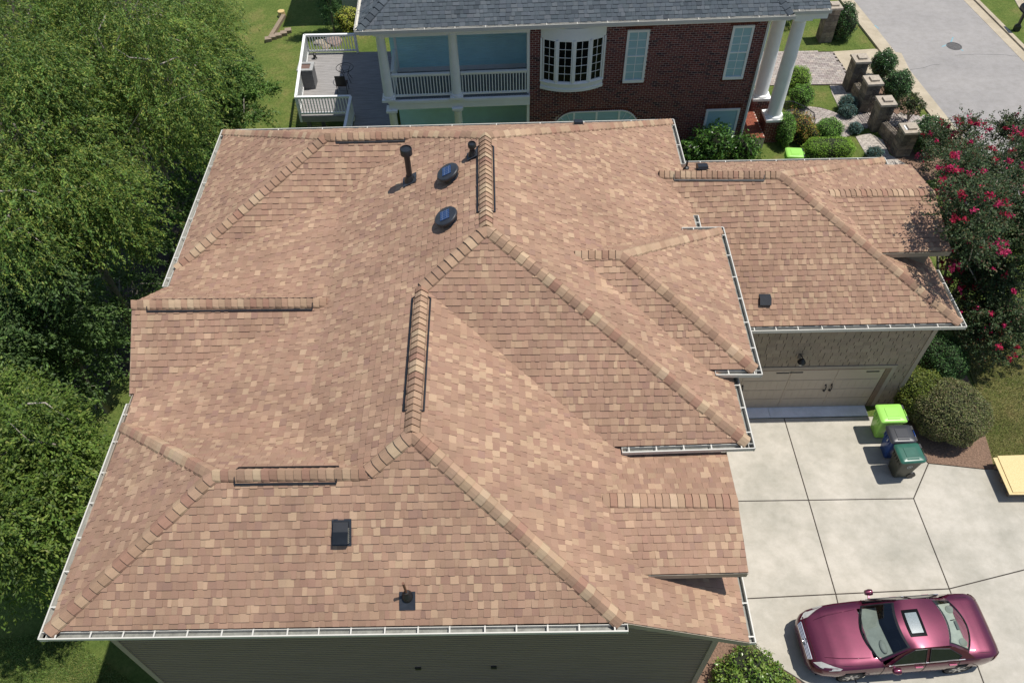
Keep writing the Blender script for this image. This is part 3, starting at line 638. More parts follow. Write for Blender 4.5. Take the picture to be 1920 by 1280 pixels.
b = MB(); b.lathe(mh, [(.36, -.05), (.36, .006), (.30, .006), (.30, .001), (.01, .001)], 32); mo = b.build('manhole_cover', simple('cast_iron', (.09, .085, .08), .6, var=.4), loc=mh); tag(mo, 'round iron manhole cover set into the grey road', 'manhole cover')
b = MB()
for i in range(-3, 4):
    w_ = math.sqrt(max(0, .27 ** 2 - (i * .075) ** 2)); b.box(mh + (0, i * .075, .004), (2 * w_, .025, .006))
b.build('cover_rib', simple('worn_iron', (.16, .15, .14), .5), mo)
b = MB(); b.lathe(gp(1742, 209, .014), [(.16, -.02), (.16, .008), (.13, .010), (.01, .010)], 20); b.v = [(x, y, z - 0) for x, y, z in b.v]; o = b.build('valve_cover', simple('rusty_cover', (.12, .06, .035), .8, var=.4), loc=gp(1742, 209, .014)); tag(o, 'small round rusty cover in the kerb gutter', 'valve cover')
# ================================================================== THE BRICK HOUSE NEXT DOOR
TH = math.radians(1.8); NB0 = np.array([9.09 * K, 25.96 * K, 0.0])
NU = np.array([math.cos(TH), math.sin(TH), 0]); NV = np.array([-math.sin(TH), math.cos(TH), 0])
def loc(p): d = np.asarray(p, float) - NB0; return np.array([d @ NU, d @ NV, d[2]])
def nw(px, py, v=0.0): return loc(gpl(px, py, NV, NV @ (NB0 + NV * v)))      # on the south wall: along, out, up
def ng(px, py, z): return loc(gp(px, py, z))
nbh = thing('brick_house', 'dark red brick house with white columned porch and grey roof', 'house', NB0); nbh.rotation_euler = (0, 0, TH)
NCAM = loc(CAM)
M['brick'] = tinted('dark_red_brick', .85, .25, 60, .2, .4, .12, .8)
M['mortar'] = simple('mortar', (.60, .49, .42), .9, var=.15, scale=20)
M['nwhite'] = simple('white_wood_paint', (.87, .87, .86), .45, var=.05, scale=2)
M['bluewall'] = simple('pale_blue_siding', (.56, .90, .94), .6, var=.06, scale=2)
M['porchfloor'] = simple('grey_porch_floor', (.16, .17, .18), .5, var=.2, scale=3, stretch=(8, 1, 1))
M['pane'] = simple('dark_window_glass', (.006, .007, .008), .12, var=.1, spec=.12)
M['blind'] = simple('pale_blinds_behind_glass', (.37, .56, .60), .5, var=.12, scale=1.5, stretch=(1, 1, 30), spec=.15)
M['balusters'] = M['nwhite']
def nb(mb, name, mat, parent=None, **k): return mb.build(name, mat, parent or nbh, local=True, **k)
EZ = 6.0
eL, eR = ng(670, 57, EZ), ng(1486, 27, EZ)
vE = (eL[1] + eR[1]) / 2; uL, uR = eL[0], eR[0]
# --- roof
T1 = .62
def rp(u, v, z): return NB0 + NU * u + NV * v + np.array([0, 0, z])
dN = 13.0; hR = dN / 2
roofN = MB(); nbank = []
cs = dict(a=np.array([uL, vE, EZ]), b=np.array([uR, vE, EZ]), c=np.array([uR, vE + dN, EZ]), d=np.array([uL, vE + dN, EZ]))
hW = np.array([uL + hR, vE + hR, EZ + T1 * hR]); hE = np.array([uR - hR * .62, vE + hR, EZ + T1 * hR])
PALN = [(40, (.082, .098, .112)), (25, (.092, .108, .123)), (15, (.072, .087, .10)), (15, (.108, .123, .136)), (5, (.06, .072, .084))]
for poly, uu in (((cs['a'], cs['b'], hE, hW), (1, 0)), ((cs['d'], cs['a'], hW), (0, 1)), ((cs['b'], cs['c'], hE), (0, 1)), ((cs['c'], cs['d'], hW, hE), (1, 0))):
    for tr in tessellate_polygon([[Vector((p[0], p[1], 0)) for p in poly]]): roofN.prism([poly[i] - np.array([0, 0, .012]) for i in tr], (0, 0, -.1))
    if poly[0] is not cs['c']:
        course(poly, uu, PALN, nbank, expo=.16, wmin=.11, wmax=.27, keep=lambda c: c[1] < vE + 4.2)
nro = nb(roofN, 'roof', simple('roof_felt_grey', (.08, .085, .09), .95)); lay(nbank, 'shingle', 'shingle_courses', 'greyshingle', nro, cam=NCAM, local=True)
ncap = []
for A, B, f1, f2 in ((cs['a'], hW, cs['b'], cs['d']), (cs['b'], hE, cs['a'], cs['c'])):
    cap_line(A, A + (B - A) * .7, downslope(A, B, f1), downslope(A, B, f2), PALN, ncap, step=.26, w=.2)
lay(ncap, 'ridge_cap', 'ridge_cap_row', 'greyshingle', nro, cam=NCAM, local=True)
# portico roof towards the street
pr = ng(1559, 16, EZ - .1)
P_ = [np.array([uR - .5, pr[1], EZ - .1]), np.array([pr[0], pr[1], EZ - .1]), np.array([pr[0], pr[1] + 3.2, EZ - .1 + 1.3]), np.array([uR - .5, pr[1] + 3.2, EZ - .1 + 1.3])]
m_ = MB(); m_.prism([q - np.array([0, 0, .014]) for q in P_], (0, 0, -.1)); po = nb(m_, 'portico_roof', 'deck_under'); pb = []; course(P_, (1, 0), PALN, pb, expo=.16, wmin=.11, wmax=.27); lay(pb, 'shingle', 'shingle_courses', 'greyshingle', po, cam=NCAM, local=True, limit=120)
def ngutter(a, b, nrm, name='gutter'):
    a = np.asarray(a, float); b = np.asarray(b, float); n = np.asarray((*nrm, 0), float); e = np.array([0, 0, 1.0]); m = MB()
    m.bar(a + n * .13 - e * .06, b + n * .13 - e * .06, .015, .13); m.bar(a + n * .01 - e * .06, b + n * .01 - e * .06, .015, .11); m.bar(a + n * .07 - e * .12, b + n * .07 - e * .12, .13, .012)
    g = nb(m, name, 'white'); x = (b - a) / np.linalg.norm(b - a); L = np.linalg.norm(b - a); s = .3
    while s < L: q = a + x * s; h = MB(); h.bar(q, q + n * .14, .025, .012); nb(h, 'gutter_hanger', 'white', g); s += 1.1
ngutter(cs['a'] + (-.1, 0, 0), cs['b'] + (.1, 0, 0), (0, -1)); ngutter(cs['a'], cs['d'], (-1, 0)); ngutter(P_[0] + (.6, 0, 0), P_[1], (0, -1))
m_ = MB(); m_.span((uL + .02, vE + .015, EZ - .24), (uR - .02, vE + .05, EZ - .02)); m_.span((uL + .02, vE + .052, EZ - .26), (uR - .02, .6, EZ - .24)); m_.span((uL + .01, vE + .06, EZ - .24), (uL + .04, vE + dN, EZ - .02)); nb(m_, 'eave_trim', 'nwhite')
m_ = MB(); m_.span((uR - .3, pr[1] + .02, EZ - .5), (pr[0] - .03, pr[1] + 3.2, EZ - .22)); nb(m_, 'portico_beam', 'nwhite')
# --- brick wall
U0 = nw(994, 60)[0]; ZB0 = -.9
win = dict(bay=(-8.42, -6.0, 3.12, EZ - .28), w1=(-5.21, -4.38, 3.27, 5.41), w2=(-1.28, -.47, 3.25, 5.43), low=(-1.65, -.27, .22, 1.85), arch=(-7.81, -4.42, -.2, 1.96))
def hole(u0, u1, z0, z1):
    for k, (a, b, c, d) in win.items():
        if u1 > a + .001 and u0 < b - .001 and z1 > c + .001 and z0 < d - .001:
            if k == 'arch':
                for uu in (u0, u1):
                    r_ = .78; e_ = a + r_ if uu < a + r_ else (b - r_ if uu > b - r_ else None); zt = d if e_ is None else (d - r_) + math.sqrt(max(0, r_ * r_ - (uu - e_) ** 2))
                    if z0 < zt - .01: return (a, b)
                continue
            return (a, b)
    return None
wm = MB(); wm.span((U0, .013, ZB0), (-.001, 10, EZ - .25)); nwl = nb(wm, 'wall', 'mortar')
PALK = [(45, (.17, .058, .050)), (25, (.205, .072, .06)), (18, (.10, .04, .042)), (8, (.19, .07, .055)), (4, (.06, .034, .038))]
bb = []
BF = [(0, 1, 2, 3), (0, 4, 5, 1), (1, 5, 6, 2), (2, 6, 7, 3), (3, 7, 4, 0)]
def brick(u0, u1, z0, z1, y, p=PALK, D=.05):
    y += RND.uniform(-.003, .002); v = [(u0, y, z0), (u1, y, z0), (u1, y, z1), (u0, y, z1), (u0, y + D, z0), (u1, y + D, z0), (u1, y + D, z1), (u0, y + D, z1)]
    bb.append((v, BF, pal(p), np.mean(v, axis=0), np.array([0, -1.0, 0]), (u1 - u0) * (z1 - z0)))
ch, bw, jt = .0863, .195, .019; r = 0; z = ZB0
while z < EZ - .30:
    u = U0 + (0 if r % 2 == 0 else -(bw + jt) / 2)
    while u < 0:
        a, b = max(u, U0), min(u + bw, -.002)
        if b - a > .03:
            segs = [(a, b)]; h = hole(a, b, z, z + ch - jt)
            if h:
                segs = []
                if a < h[0] - .03: segs.append((a, h[0] - .004))
                if b > h[1] + .03: segs.append((h[1] + .004, b))
            for s0, s1 in segs: brick(s0, s1, z, z + ch - jt, 0)
        u += bw + jt
    z += ch; r += 1
PALS = [(5, (.15, .05, .036)), (3, (.12, .04, .03)), (2, (.18, .065, .045))]
for a, b, z0 in ((-5.30, -4.29, 5.425), (-1.38, -.37, 5.445), (-1.72, -.2, 1.865)):     # soldier courses over windows, sills under
    u = a
    while u < b - .03: brick(u, u + .062, z0, min(z0 + .19, EZ - .3), -.006, PALS, .06); u += .073
for a, b, z0 in ((-5.27, -4.32, 3.15), (-1.34, -.41, 3.13)):
    u = a
    while u < b - .03: brick(u, u + .062, z0, z0 + .11, -.02, PALS, .07); u += .073
n_ar = 44
for i in range(n_ar):                                              # rowlock ring over the arched window
    uu = -7.81 - .06 + (3.39 + .12) * i / n_ar; e_ = -7.81 + .78 if uu < -7.03 else (-4.42 - .78 if uu > -5.2 else None)
    zt = 1.965 if e_ is None else 1.18 + math.sqrt(max(0, .80 ** 2 - (uu - e_) ** 2)); brick(uu, uu + .066, zt, zt + .12, -.008, PALS, .06)
lay(bb, 'brick', 'brick_courses', 'brick', nwl, cam=NCAM, local=True)
# --- windows
def sash_window(u0, u1, z0, z1, grid=(2, 2), name='window', single=False):
    f = MB(); w = .09
    f.span((u0, -.05, z0 - .05), (u1, .06, z0 + .07)); f.span((u0, -.035, z1 - w), (u1, .06, z1)); f.span((u0, -.034, z0 + .071), (u0 + w, .06, z1 - w - .001)); f.span((u1 - w, -.034, z0 + .071), (u1, .06, z1 - w - .001))
    fo = nb(f, name, 'nwhite'); zm = (z0 + z1) / 2
    parts = [(z0 + .08, z1 - w - .005)] if single else [(z0 + .08, zm - .02), (zm + .025, z1 - w - .005)]
    for k, (a, b) in enumerate(parts):
        p = MB(); p.span((u0 + w + .002, -.004 - .012 * k, a), (u1 - w - .002, .010 - .012 * k, b)); nb(p, 'pane', 'blind', fo)
        m = MB()
        for i in range(1, grid[0]): uu = u0 + w + (u1 - u0 - 2 * w) * i / grid[0]; m.span((uu - .012, -.012 - .012 * k, a), (uu + .012, -.003 - .012 * k, b))
        for j in range(1, grid[1]): q = a + (b - a) * j / grid[1]; m.span((u0 + w, -.011 - .012 * k, q - .012), (u1 - w, -.0035 - .012 * k, q + .012))
        if m.n: nb(m, 'muntin', 'nwhite', fo, kind='stuff')
    if not single: m = MB(); m.span((u0 + w, -.032, zm - .025), (u1 - w, .03, zm + .03)); nb(m, 'meeting_rail', 'nwhite', fo)
sash_window(*win['w1'], (2, 3)); sash_window(*win['w2'], (2, 3)); sash_window(*win['low'], (1, 1), single=True)
# arched window: two fans and two lights
a, b, c, d = win['arch']; f = MB(); rr = .78; pts = []
for i in range(13): th = math.pi - math.pi / 2 * i / 12; pts.append((a + rr + rr * math.cos(th), d - rr + rr * math.sin(th)))
for i in range(13): th = math.pi / 2 - math.pi / 2 * i / 12; pts.append((b - rr + rr * math.cos(th), d - rr + rr * math.sin(th)))
pts += [(b, c), (a, c)]
f.prism([np.array([u, .011, z]) for u, z in pts], (0, -.02, 0)); fo = nb(f, 'arched_window', 'blind')
m = MB()
for i in range(len(pts) - 2): m.bar((pts[i][0], -.01, pts[i][1]), (pts[i + 1][0], -.01, pts[i + 1][1]), .05, .05)
for uu in (a + rr, (a + b) / 2, b - rr): m.span((uu - .04, -.03, c), (uu + .04, .01, d - .03))
m.span((a, -.028, d - rr - .03), (a + rr - .05, .02, d - rr + .02)); m.span((b - rr + .05, -.028, d - rr - .03), (b, .02, d - rr + .02))
for sgn, e_ in ((-1, a + rr), (1, b - rr)):
    for k in range(1, 4): th = math.pi / 2 * k / 4; m.bar((e_ + sgn * .1 * math.cos(th), -.02, d - rr + .1 * math.sin(th)), (e_ + sgn * .74 * math.cos(th), -.02, d - rr + .74 * math.sin(th)), .016, .016)
nb(m, 'window_frame', 'nwhite', fo)
# bow window
a, b, c, d = win['bay']; um = (a + b) / 2; bow = .34; R_ = ((b - a) ** 2 / 4 + bow ** 2) / (2 * bow)
def bp(t, off=0.0):   # along the bow, t from -1 to 1
    h = math.asin((b - a) / 2 / R_) * t; return um + (R_ + off) * math.sin(h), R_ - bow - (R_ + off) * math.cos(h)
ub0, ub1 = c + .34, d - .46
by = MB(); N_ = 16
def bowband(mb, z0, z1, off, t0=-1, t1=1, n=N_):
    P = [bp(t0 + (t1 - t0) * i / n, off) for i in range(n + 1)]; base = [np.array([u, v, z0]) for u, v in P] + [np.array([P[-1][0], .05, z0]), np.array([P[0][0], .05, z0])]
    mb.prism(base, (0, 0, z1 - z0))
bowband(by, c, c + .12, .03); bowband(by, c + .121, ub0 - .03, 0); bowband(by, ub0 - .029, ub0 + .02, .05);
bo = nb(by, 'bow_window', 'nwhite')
by2 = MB(); bowband(by2, ub1, d - .1, .012); bowband(by2, d - .099, d + .02, .05); nb(by2, 'window_head', 'nwhite', bo)
for k in range(4):
    t0, t1 = -1 + .5 * k + (.09 if k == 0 else .05), -1 + .5 * (k + 1) - (.09 if k == 3 else .05)
    (x0, y0), (x1, y1) = bp(t0), bp(t1); A = np.array([x0, y0, 0]); B = np.array([x1, y1, 0]); dx = (B - A); L = np.linalg.norm(dx); dx /= L; nv = np.array([dx[1], -dx[0], 0])
    g_ = MB(); g_.prism([A + nv * -.03 + (0, 0, ub0 + .05), B + nv * -.03 + (0, 0, ub0 + .05), B + nv * -.03 + (0, 0, ub1 - .04), A + nv * -.03 + (0, 0, ub1 - .04)], nv * -.02); nb(g_, 'pane', 'pane', bo)
    s_ = MB(); e3 = np.array([0, 0, 1.0]); w = .035
    for P in (A, B): s_.bar(P + e3 * (ub0 + .021) - nv * .01, P + e3 * ub1 - nv * .01, .05, .05, up=nv)
    for zz_ in (ub0 + .05, ub1 - .03): s_.bar(A + e3 * zz_ - nv * .011, B + e3 * zz_ - nv * .011, .045, .06)
    nb(s_, 'sash', 'nwhite', bo)
    mu = MB(); Mi = (A + B) / 2; mu.bar(Mi + e3 * (ub0 + .07) - nv * .015, Mi + e3 * (ub1 - .05) - nv * .015, .016, .018, up=nv)
    for j in range(1, 5): zz_ = ub0 + .07 + (ub1 - ub0 - .12) * j / 5; mu.bar(A + e3 * zz_ - nv * .016, B + e3 * zz_ - nv * .016, .016, .016)
    nb(mu, 'muntin', 'nwhite', bo)
ms = MB()
for t in (-.98, -.5, 0, .5, .98):
    u, v = bp(t, .012); ms.box((u, v + .02, (ub0 + ub1) / 2), (.07, .09, ub1 - ub0 - .042))
nb(ms, 'mullion', 'nwhite', bo, kind='stuff')
# --- porch
uP = nw(718, 62)[0] - .0; FZ = 2.88; uC0, uC1 = -14.34, nw(852, 120)[0]
vB = ng(860, 131, FZ)[1]
bk = MB(); bk.span((uP - .05, vB, -1), (U0 - .001, vB + .2, EZ - .25)); pw_ = nb(bk, 'porch_wall', 'bluewall')
z = FZ + .2
while z < EZ - .3:
    s_ = MB(); s_.box(((uP + U0) / 2, vB - .008, z + .05), (U0 - uP - .02, .012, .108), np.array([(1, 0, 0), (0, math.cos(.09), -math.sin(.09)), (0, math.sin(.09), math.cos(.09))])); nb(s_, 'siding_board', 'bluewall', pw_); z += .104
s_ = MB(); s_.span((uP + .05, vB - .03, FZ), (U0 - .05, vB - .002, FZ + .19)); s_.span((uP + .12, vB - .05, FZ), (uP + .22, vB - .001, EZ - .3)); s_.span((U0 - .11, .02, -1), (U0 - .002, .30, EZ - .28)); s_.span((U0 - .03, .31, FZ + .01), (U0 - .002, vB, EZ - .3)); nb(s_, 'porch_trim', 'nwhite')
fl = MB(); fl.span((uP - .12, .03, FZ - .08), (U0 - .004, vB - .001, FZ)); flo = nb(fl, 'porch_floor', 'porchfloor')
u = uP - .1
while u < U0 - .12: q = MB(); q.span((u, -.06, FZ + .001), (u + .095, vB - .06, FZ + .016)); nb(q, 'floor_board', 'porchfloor', flo); u += .101
bm = MB(); bm.span((uP - .15, -.12, FZ - .42), (U0 - .005, .10, FZ - .015)); bm.span((uP - .17, -.15, FZ - .14), (U0 - .005, -.121, FZ - .03)); bm.span((uP - .15, .101, FZ - .42), (uP + .05, vB, FZ - .085)); bm.span((uP - .13, -.08, EZ - .5), (U0 - .005, .14, EZ - .262)); nb(bm, 'porch_beam', 'nwhite')
bw_ = MB(); bw_.span((uP + .051, .11, FZ - .12), (U0 - .005, vB, FZ - .082)); nb(bw_, 'porch_ceiling', 'nwhite')
def column(u, v, z0, z1, r, sq=True, name='column', parent=None):
    m = MB(); m.lathe((u, v, z0), [(r * 1.28, .10), (r * 1.30, .14), (r * 1.22, .18), (r * 1.05, .20), (r, .26), (r * .99, (z1 - z0) * .4), (r * .84, z1 - z0 - .22), (r * .95, z1 - z0 - .18), (r * .86, z1 - z0 - .15), (r * 1.12, z1 - z0 - .09)], 24); m.box((u, v, z0 + .05), (r * 2.7, r * 2.7, .10)); m.box((u, v, z1 - .045), (r * 2.4, r * 2.4, .09))
    return nb(m, name, 'nwhite', smooth=True, auto=35)
for uu in (uC0, uC1): column(uu, .0, FZ, EZ - .26, .19)
for uu in (uC0 + .05, uC1): column(uu, .0, -.9, FZ - .42, .18)
zr = nw(790, 139, 0)[2]
def railing(a, b, parent=None, h=None, base=FZ, step=.115, mat='nwhite', world=False, bw=.035, name='railing'):
    a = np.asarray(a, float); b = np.asarray(b, float); x = (b - a) / np.linalg.norm(b - a); L = np.linalg.norm(b - a); e = np.array([0, 0, 1.0]); h = h or .9
    t = MB(); t.bar(a + e * h, b + e * h, .12, .05); t.bar(a + e * (h - .06), b + e * (h - .06), .05, .07); mk = (lambda m, n, p: m.build(n, mat, p)) if world else (lambda m, n, p: nb(m, n, mat, p))
    to = mk(t, name, parent) if parent else mk(t, name, nbh if not world else None); q = MB(); q.bar(a + e * .13, b + e * .13, .06, .08); mk(q, 'bottom_rail', to)
    n = int(L / step)
    for i in range(n): p = a + x * (L * (i + .5) / n); s = MB(); s.bar(p + e * .165, p + e * (h - .09), bw, bw, up=x); mk(s, 'baluster', to)
    return to
railing((uC0 + .2, 0, FZ), (uC1 - .2, 0, FZ), h=zr - FZ); railing((uC1 + .2, 0, FZ), (U0 - .12, 0, FZ), h=zr - FZ); railing((uP + .1, .25, FZ), (uP + .1, vB - .1, FZ), h=zr - FZ)
# downspout
ds = MB(); ds.tube([(.02, -.3, EZ - .1), (.03, -.1, EZ - .38), (.03, -.06, EZ - .5), (.0, -.06, .1), (.0, -.18, .02)], .055, 4); nb(ds, 'downspout', 'nwhite')
# --- portico columns on brick piers
zc = 1.0
c1, c2 = ng(1449, 219, zc), ng(1424.5, 180, zc)
for k, cc in enumerate((c1, c2)):
    m = MB(); m.span((cc[0] - .37, cc[1] - .37, -.6), (cc[0] + .37, cc[1] + .37, zc - .01)); po_ = nb(m, 'pier', 'mortar'); bb = []; z = -.5; r = 0
    while z < zc - .06:
        for face in range(2):
            u = -.38 + (0 if r % 2 == 0 else -.1)
            while u < .38:
                a, b = max(u, -.38), min(u + bw, .38)
                if b - a > .03:
                    y = -.385 + RND.uniform(-.003, .002)
                    if face == 0: v = [(a, y, z), (b, y, z), (b, y, z + ch - jt), (a, y, z + ch - jt), (a, y + .05, z), (b, y + .05, z), (b, y + .05, z + ch - jt), (a, y + .05, z + ch - jt)]
                    else: v = [(y + .0, -a, z), (y, -b, z), (y, -b, z + ch - jt), (y, -a, z + ch - jt), (y + .05, -a, z), (y + .05, -b, z), (y + .05, -b, z + ch - jt), (y + .05, -a, z + ch - jt)]
                    v = [(q[0] + cc[0], q[1] + cc[1], q[2]) for q in v]; bb.append((v, BF, pal(PALS if k == 0 else PALK), np.mean(v, axis=0), np.array([0, -1.0, 0]), 1))
                u += bw + jt
        z += ch; r += 1
    lay(bb, 'brick', 'brick_courses', 'brick', po_, cam=NCAM, local=True)
    column(cc[0], cc[1], zc, EZ - .5, .29, name='column')
l0, l1 = ng(1385, 256, .55), ng(1428, 222, .55)
m = MB(); m.span((-.0 + .02, l0[1] - .1, -.6), (c1[0] - .40, l1[1] + 3.2, .50)); lo_ = nb(m, 'landing', 'mortar'); bb = []
vv = l0[1] - .1; r = 0
while vv < l1[1] + 1.6:
    u = .03 - (0 if r % 2 == 0 else .1)
    while u < c1[0] - .45:
        a, b = max(u, .03), min(u + bw, c1[0] - .41); q = [(a, vv, .515), (b, vv, .515), (b, vv + .095, .515), (a, vv + .095, .515), (a, vv, .46), (b, vv, .46), (b, vv + .095, .46), (a, vv + .095, .46)]
        if b - a > .03: bb.append((q, BF, pal([(3, (.27, .085, .05)), (2, (.22, .07, .045))]), np.mean(q, axis=0), np.array([0, 0, 1.0]), 1))
        u += bw + .01
    vv += .105; r += 1
lay(bb, 'brick', 'brick_courses', 'brick', lo_, cam=NCAM, local=True, limit=80)
M['iron'] = simple('black_iron', (.012, .012, .014), .45)
def iron_rail(pts, h=.85, step=.13, name='iron_railing', parent=None):
    m = MB(); e = np.array([0, 0, 1.0]); P = [np.asarray(p, float) for p in pts]; m.tube([p + e * h for p in P], .02, 6); m.tube([p + e * .1 for p in P], .014, 6); d = 0
    for A, B in zip(P[:-1], P[1:]):
        n = max(1, int(np.linalg.norm(B - A) / step))
        for i in range(n): q = A + (B - A) * i / n; m.tube([q, q + e * h], .010, 4)
    m.tube([P[-1], P[-1] + e * h], .018, 6); return m.build(name, 'iron', parent)
ir = iron_rail([gp(1452, 222, .5), gp(1478, 223, .45), gp(1500, 233, .3), gp(1516, 244, .12), gp(1518, 258, .0)]); tag(ir, 'black iron stair railing curving down beside the paved round path', 'railing')
ir.location = (0, 0, 0)
# --- timber deck behind
DZ = -.32; D0 = gp(561, 219, DZ); D1 = D0 + np.array([-.40, 5.33, 0]); dxr = gp(664, 219, DZ)[0]
xa, ya, yb = D0[0], D0[1], D1[1]; xb = gp(735, 190, DZ)[0] + .2; ys = ya - 3.2
dk = thing('timber_deck', 'weathered grey timber deck with white railing behind the brick house', 'deck', (xa, ya, -2.9))
M['deckwood'] = simple('weathered_deck_boards', (.30, .285, .275), .85, var=.25, scale=3, stretch=(.6, 9, 1), bump=.15)
M['greywood'] = simple('grey_stained_wood', (.15, .15, .155), .8, var=.25, scale=3, stretch=(1, 1, 8))
y = ys
while y < yb:
    x0 = (xa + (D1[0] - xa) * (y - ya) / (yb - ya)) if y > ya - .02 else dxr + .05; q = MB(); q.span((x0, y, DZ - .035), (xb, y + .132, DZ)); q.build('deck_board', 'deckwood', dk); y += .14
q = MB(); q.span((xa + .01, ya + .01, DZ - .30), (xb, ya + .06, DZ - .038)); q.bar((xa + .04, ya + .07, DZ - .17), (D1[0] + .04, yb, DZ - .17), .05, .26); q.build('rim_joist', 'deckwood', dk)
for x, y in ((xa + .3, ya + .25), (xa + .3, yb - .3), (dxr - .1, ya + .25), (xa + .3, (ya + yb) / 2)):
    q = MB(); q.span((x - .08, y - .08, -4.2), (x + .08, y + .08, DZ - .31)); q.build('deck_post', 'greywood', dk)
hD = .98
for A, B in (((xa + .05, ya + .05), (dxr - .05, ya + .05)), ((xa + .05, ya + .05), (D1[0] + .05, yb - .05)), ((D1[0] + .05, yb - .05), (gp(672, 95, DZ)[0], yb - .05)), ((dxr, ya), (dxr, ys))):
    railing((*A, DZ), (*B, DZ), parent=dk, h=hD, world=True, step=.13, bw=.04)
for x, y in ((xa + .05, ya + .05), (D1[0] + .05, yb - .05), (dxr - .05, ya + .05), (gp(672, 95, DZ)[0], yb - .05), (dxr, ys)):
    q = MB(); q.span((x - .05, y - .05, DZ - .3), (x + .05, y + .05, DZ + hD + .02)); q.build('railing_post', 'nwhite', dk)
# things on the deck
p = gp(579, 168, DZ); W_ = .72
bx = thing('wooden_box', 'grey wooden box stand with square opening on the deck', 'stand', p + np.array([0, W_ / 2, 0]))
c = p + np.array([0, W_ / 2, 0]); q = MB(); q.box(c + (0, 0, .46), (W_ * .9, W_ * .9, .92)); o = q.build('cabinet', 'greywood', bx)
for i in range(6): q = MB(); q.box(c + (-W_ * .45 + W_ * .9 * (i + .5) / 6, -W_ * .455, .45), (W_ * .9 / 6 - .012, .02, .9)); q.build('plank', 'greywood', bx)
M['palewood'] = simple('pale_grey_wood', (.36, .36, .35), .8, var=.15)
q = MB(); t_ = .15
for dx, dy, lx, ly in ((0, -W_ / 2 + t_ / 2, W_, t_), (0, W_ / 2 - t_ / 2, W_, t_), (-W_ / 2 + t_ / 2, 0, t_, W_ - 2 * t_ - .002), (W_ / 2 - t_ / 2, 0, t_, W_ - 2 * t_ - .002)): q.box(c + (dx, dy, .96), (lx, ly, .06))
q.build('top_frame', 'palewood', bx)
q = MB(); q.box(c + (0, 0, .935), (W_ - 2 * t_, W_ - 2 * t_, .012)); q.build('well', simple('rusty_brown_tray', (.16, .10, .08), .8), bx)
p = gp(651, 152, DZ); tb = thing('bistro_table', 'round thin black wire table in the deck shade', 'table', p)
q = MB(); R2 = .40; q.tube([p + (R2 * math.cos(t), R2 * math.sin(t), .70) for t in np.linspace(0, 2 * math.pi, 29)], .014, 6); q.tube([p + (R2 * .6 * math.cos(t), R2 * .6 * math.sin(t), .70) for t in np.linspace(0, 2 * math.pi, 21)], .008, 5); q.build('table_ring', 'iron', tb)
for k in range(4):
    a = math.pi / 4 + k * math.pi / 2; q = MB(); q.tube([p + (.30 * math.cos(a), .30 * math.sin(a), 0), p + (.12 * math.cos(a), .12 * math.sin(a), .38), p + (.34 * math.cos(a), .34 * math.sin(a), .70)], .012, 6); q.build('leg', 'iron', tb)
p = gp(643, 178, DZ); cr = thing('patio_chair', 'dark brown patio chair beside the round wire table', 'chair', p)
q = MB(); q.box(p + (0, .25, .44), (.48, .46, .05)); q.build('seat', simple('brown_mesh', (.06, .035, .025), .8), cr)
q = MB(); q.box(p + (0, .0, .72), (.46, .03, .48)); q.build('backrest', 'iron', cr)
for dx in (-.23, .23):
    for dy in (.03, .47): q = MB(); q.tube([p + (dx, dy, 0), p + (dx * .95, dy, .44 if dy > .1 else .95)], .014, 6); q.build('leg', 'iron', cr)
p = gp(591, 110, DZ); q = MB(); q.lathe(p, [(.10, 0), (.11, .03), (.07, .06), (.075, .20), (.10, .23), (.10, .25), (.02, .30)], 14); o = q.build('lantern', 'iron', loc=p, smooth=True, auto=40); tag(o, 'small black lantern standing in the sunny deck corner', 'lantern')
# ================================================================== FRONT GARDEN NEXT DOOR, STREET FURNITURE
def inside(p, poly):
    c = False; n = len(poly)
    for i in range(n):
        a, b = poly[i], poly[i - 1]
        if (a[1] > p[1]) != (b[1] > p[1]) and p[0] < (b[0] - a[0]) * (p[1] - a[1]) / (b[1] - a[1]) + a[0]: c = not c
    return c
M['paver'] = tinted('concrete_paver', .9, .2, 60, .15, .4, .1, 1.5)
PALV = [(4, (.36, .315, .285)), (3, (.40, .355, .32)), (2, (.31, .265, .245)), (1, (.43, .37, .32))]
def paver_box(bank, c, lx, ly, ang, z):
    R_ = rz(ang); v = np.array([(-lx, -ly, .014), (lx, -ly, .014), (lx, ly, .014), (-lx, ly, .014), (-lx, -ly, -.03), (lx, -ly, -.03), (lx, ly, -.03), (-lx, ly, -.03)]) * (.5, .5, 1) @ R_.T + np.array([c[0], c[1], z + RND.uniform(-.002, .002)])
    bank.append((v.tolist(), BF, pal(PALV), v[0], np.array([0, 0, 1.0]), lx * ly))
pv = sheet('paved_drive', G((1400, 96.5), (1561, 97), (1595, 146), (1593, 160), (1517, 160), (1400, 161)), 'joint', .004, .08); poly = [p[:2] for p in G((1400, 97), (1560, 97.5), (1594, 146), (1592, 159.5), (1517, 159.5), (1400, 160))]
bk_ = []; xs_ = [p[0] for p in poly]; ys_ = [p[1] for p in poly]; y = min(ys_); r = 0
while y < max(ys_):
    x = min(xs_) + (.11 if r % 2 else 0)
    while x < max(xs_):
        if inside((x, y), poly): paver_box(bk_, (x, y), .205, .132, 0, .008)
        x += .215
    y += .142; r += 1
lay(bk_, 'paver', 'paver_field', 'paver', pv, limit=200)
wp = ((1470, 208), (1493, 203), (1515, 200), (1538, 201.5), (1562, 209), (1585, 220), (1612, 214), (1690, 214), (1740, 218), (1755, 240), (1690, 238), (1620, 240), (1600, 246), (1592, 256), (1575, 263), (1530, 262), (1516, 250), (1490, 232))
pw2 = sheet('paved_walk', G(*wp), 'joint', .004, .08); poly = [p[:2] for p in G(*wp)]; C0 = gp(1524, 254, 0)[:2]; bk_ = []
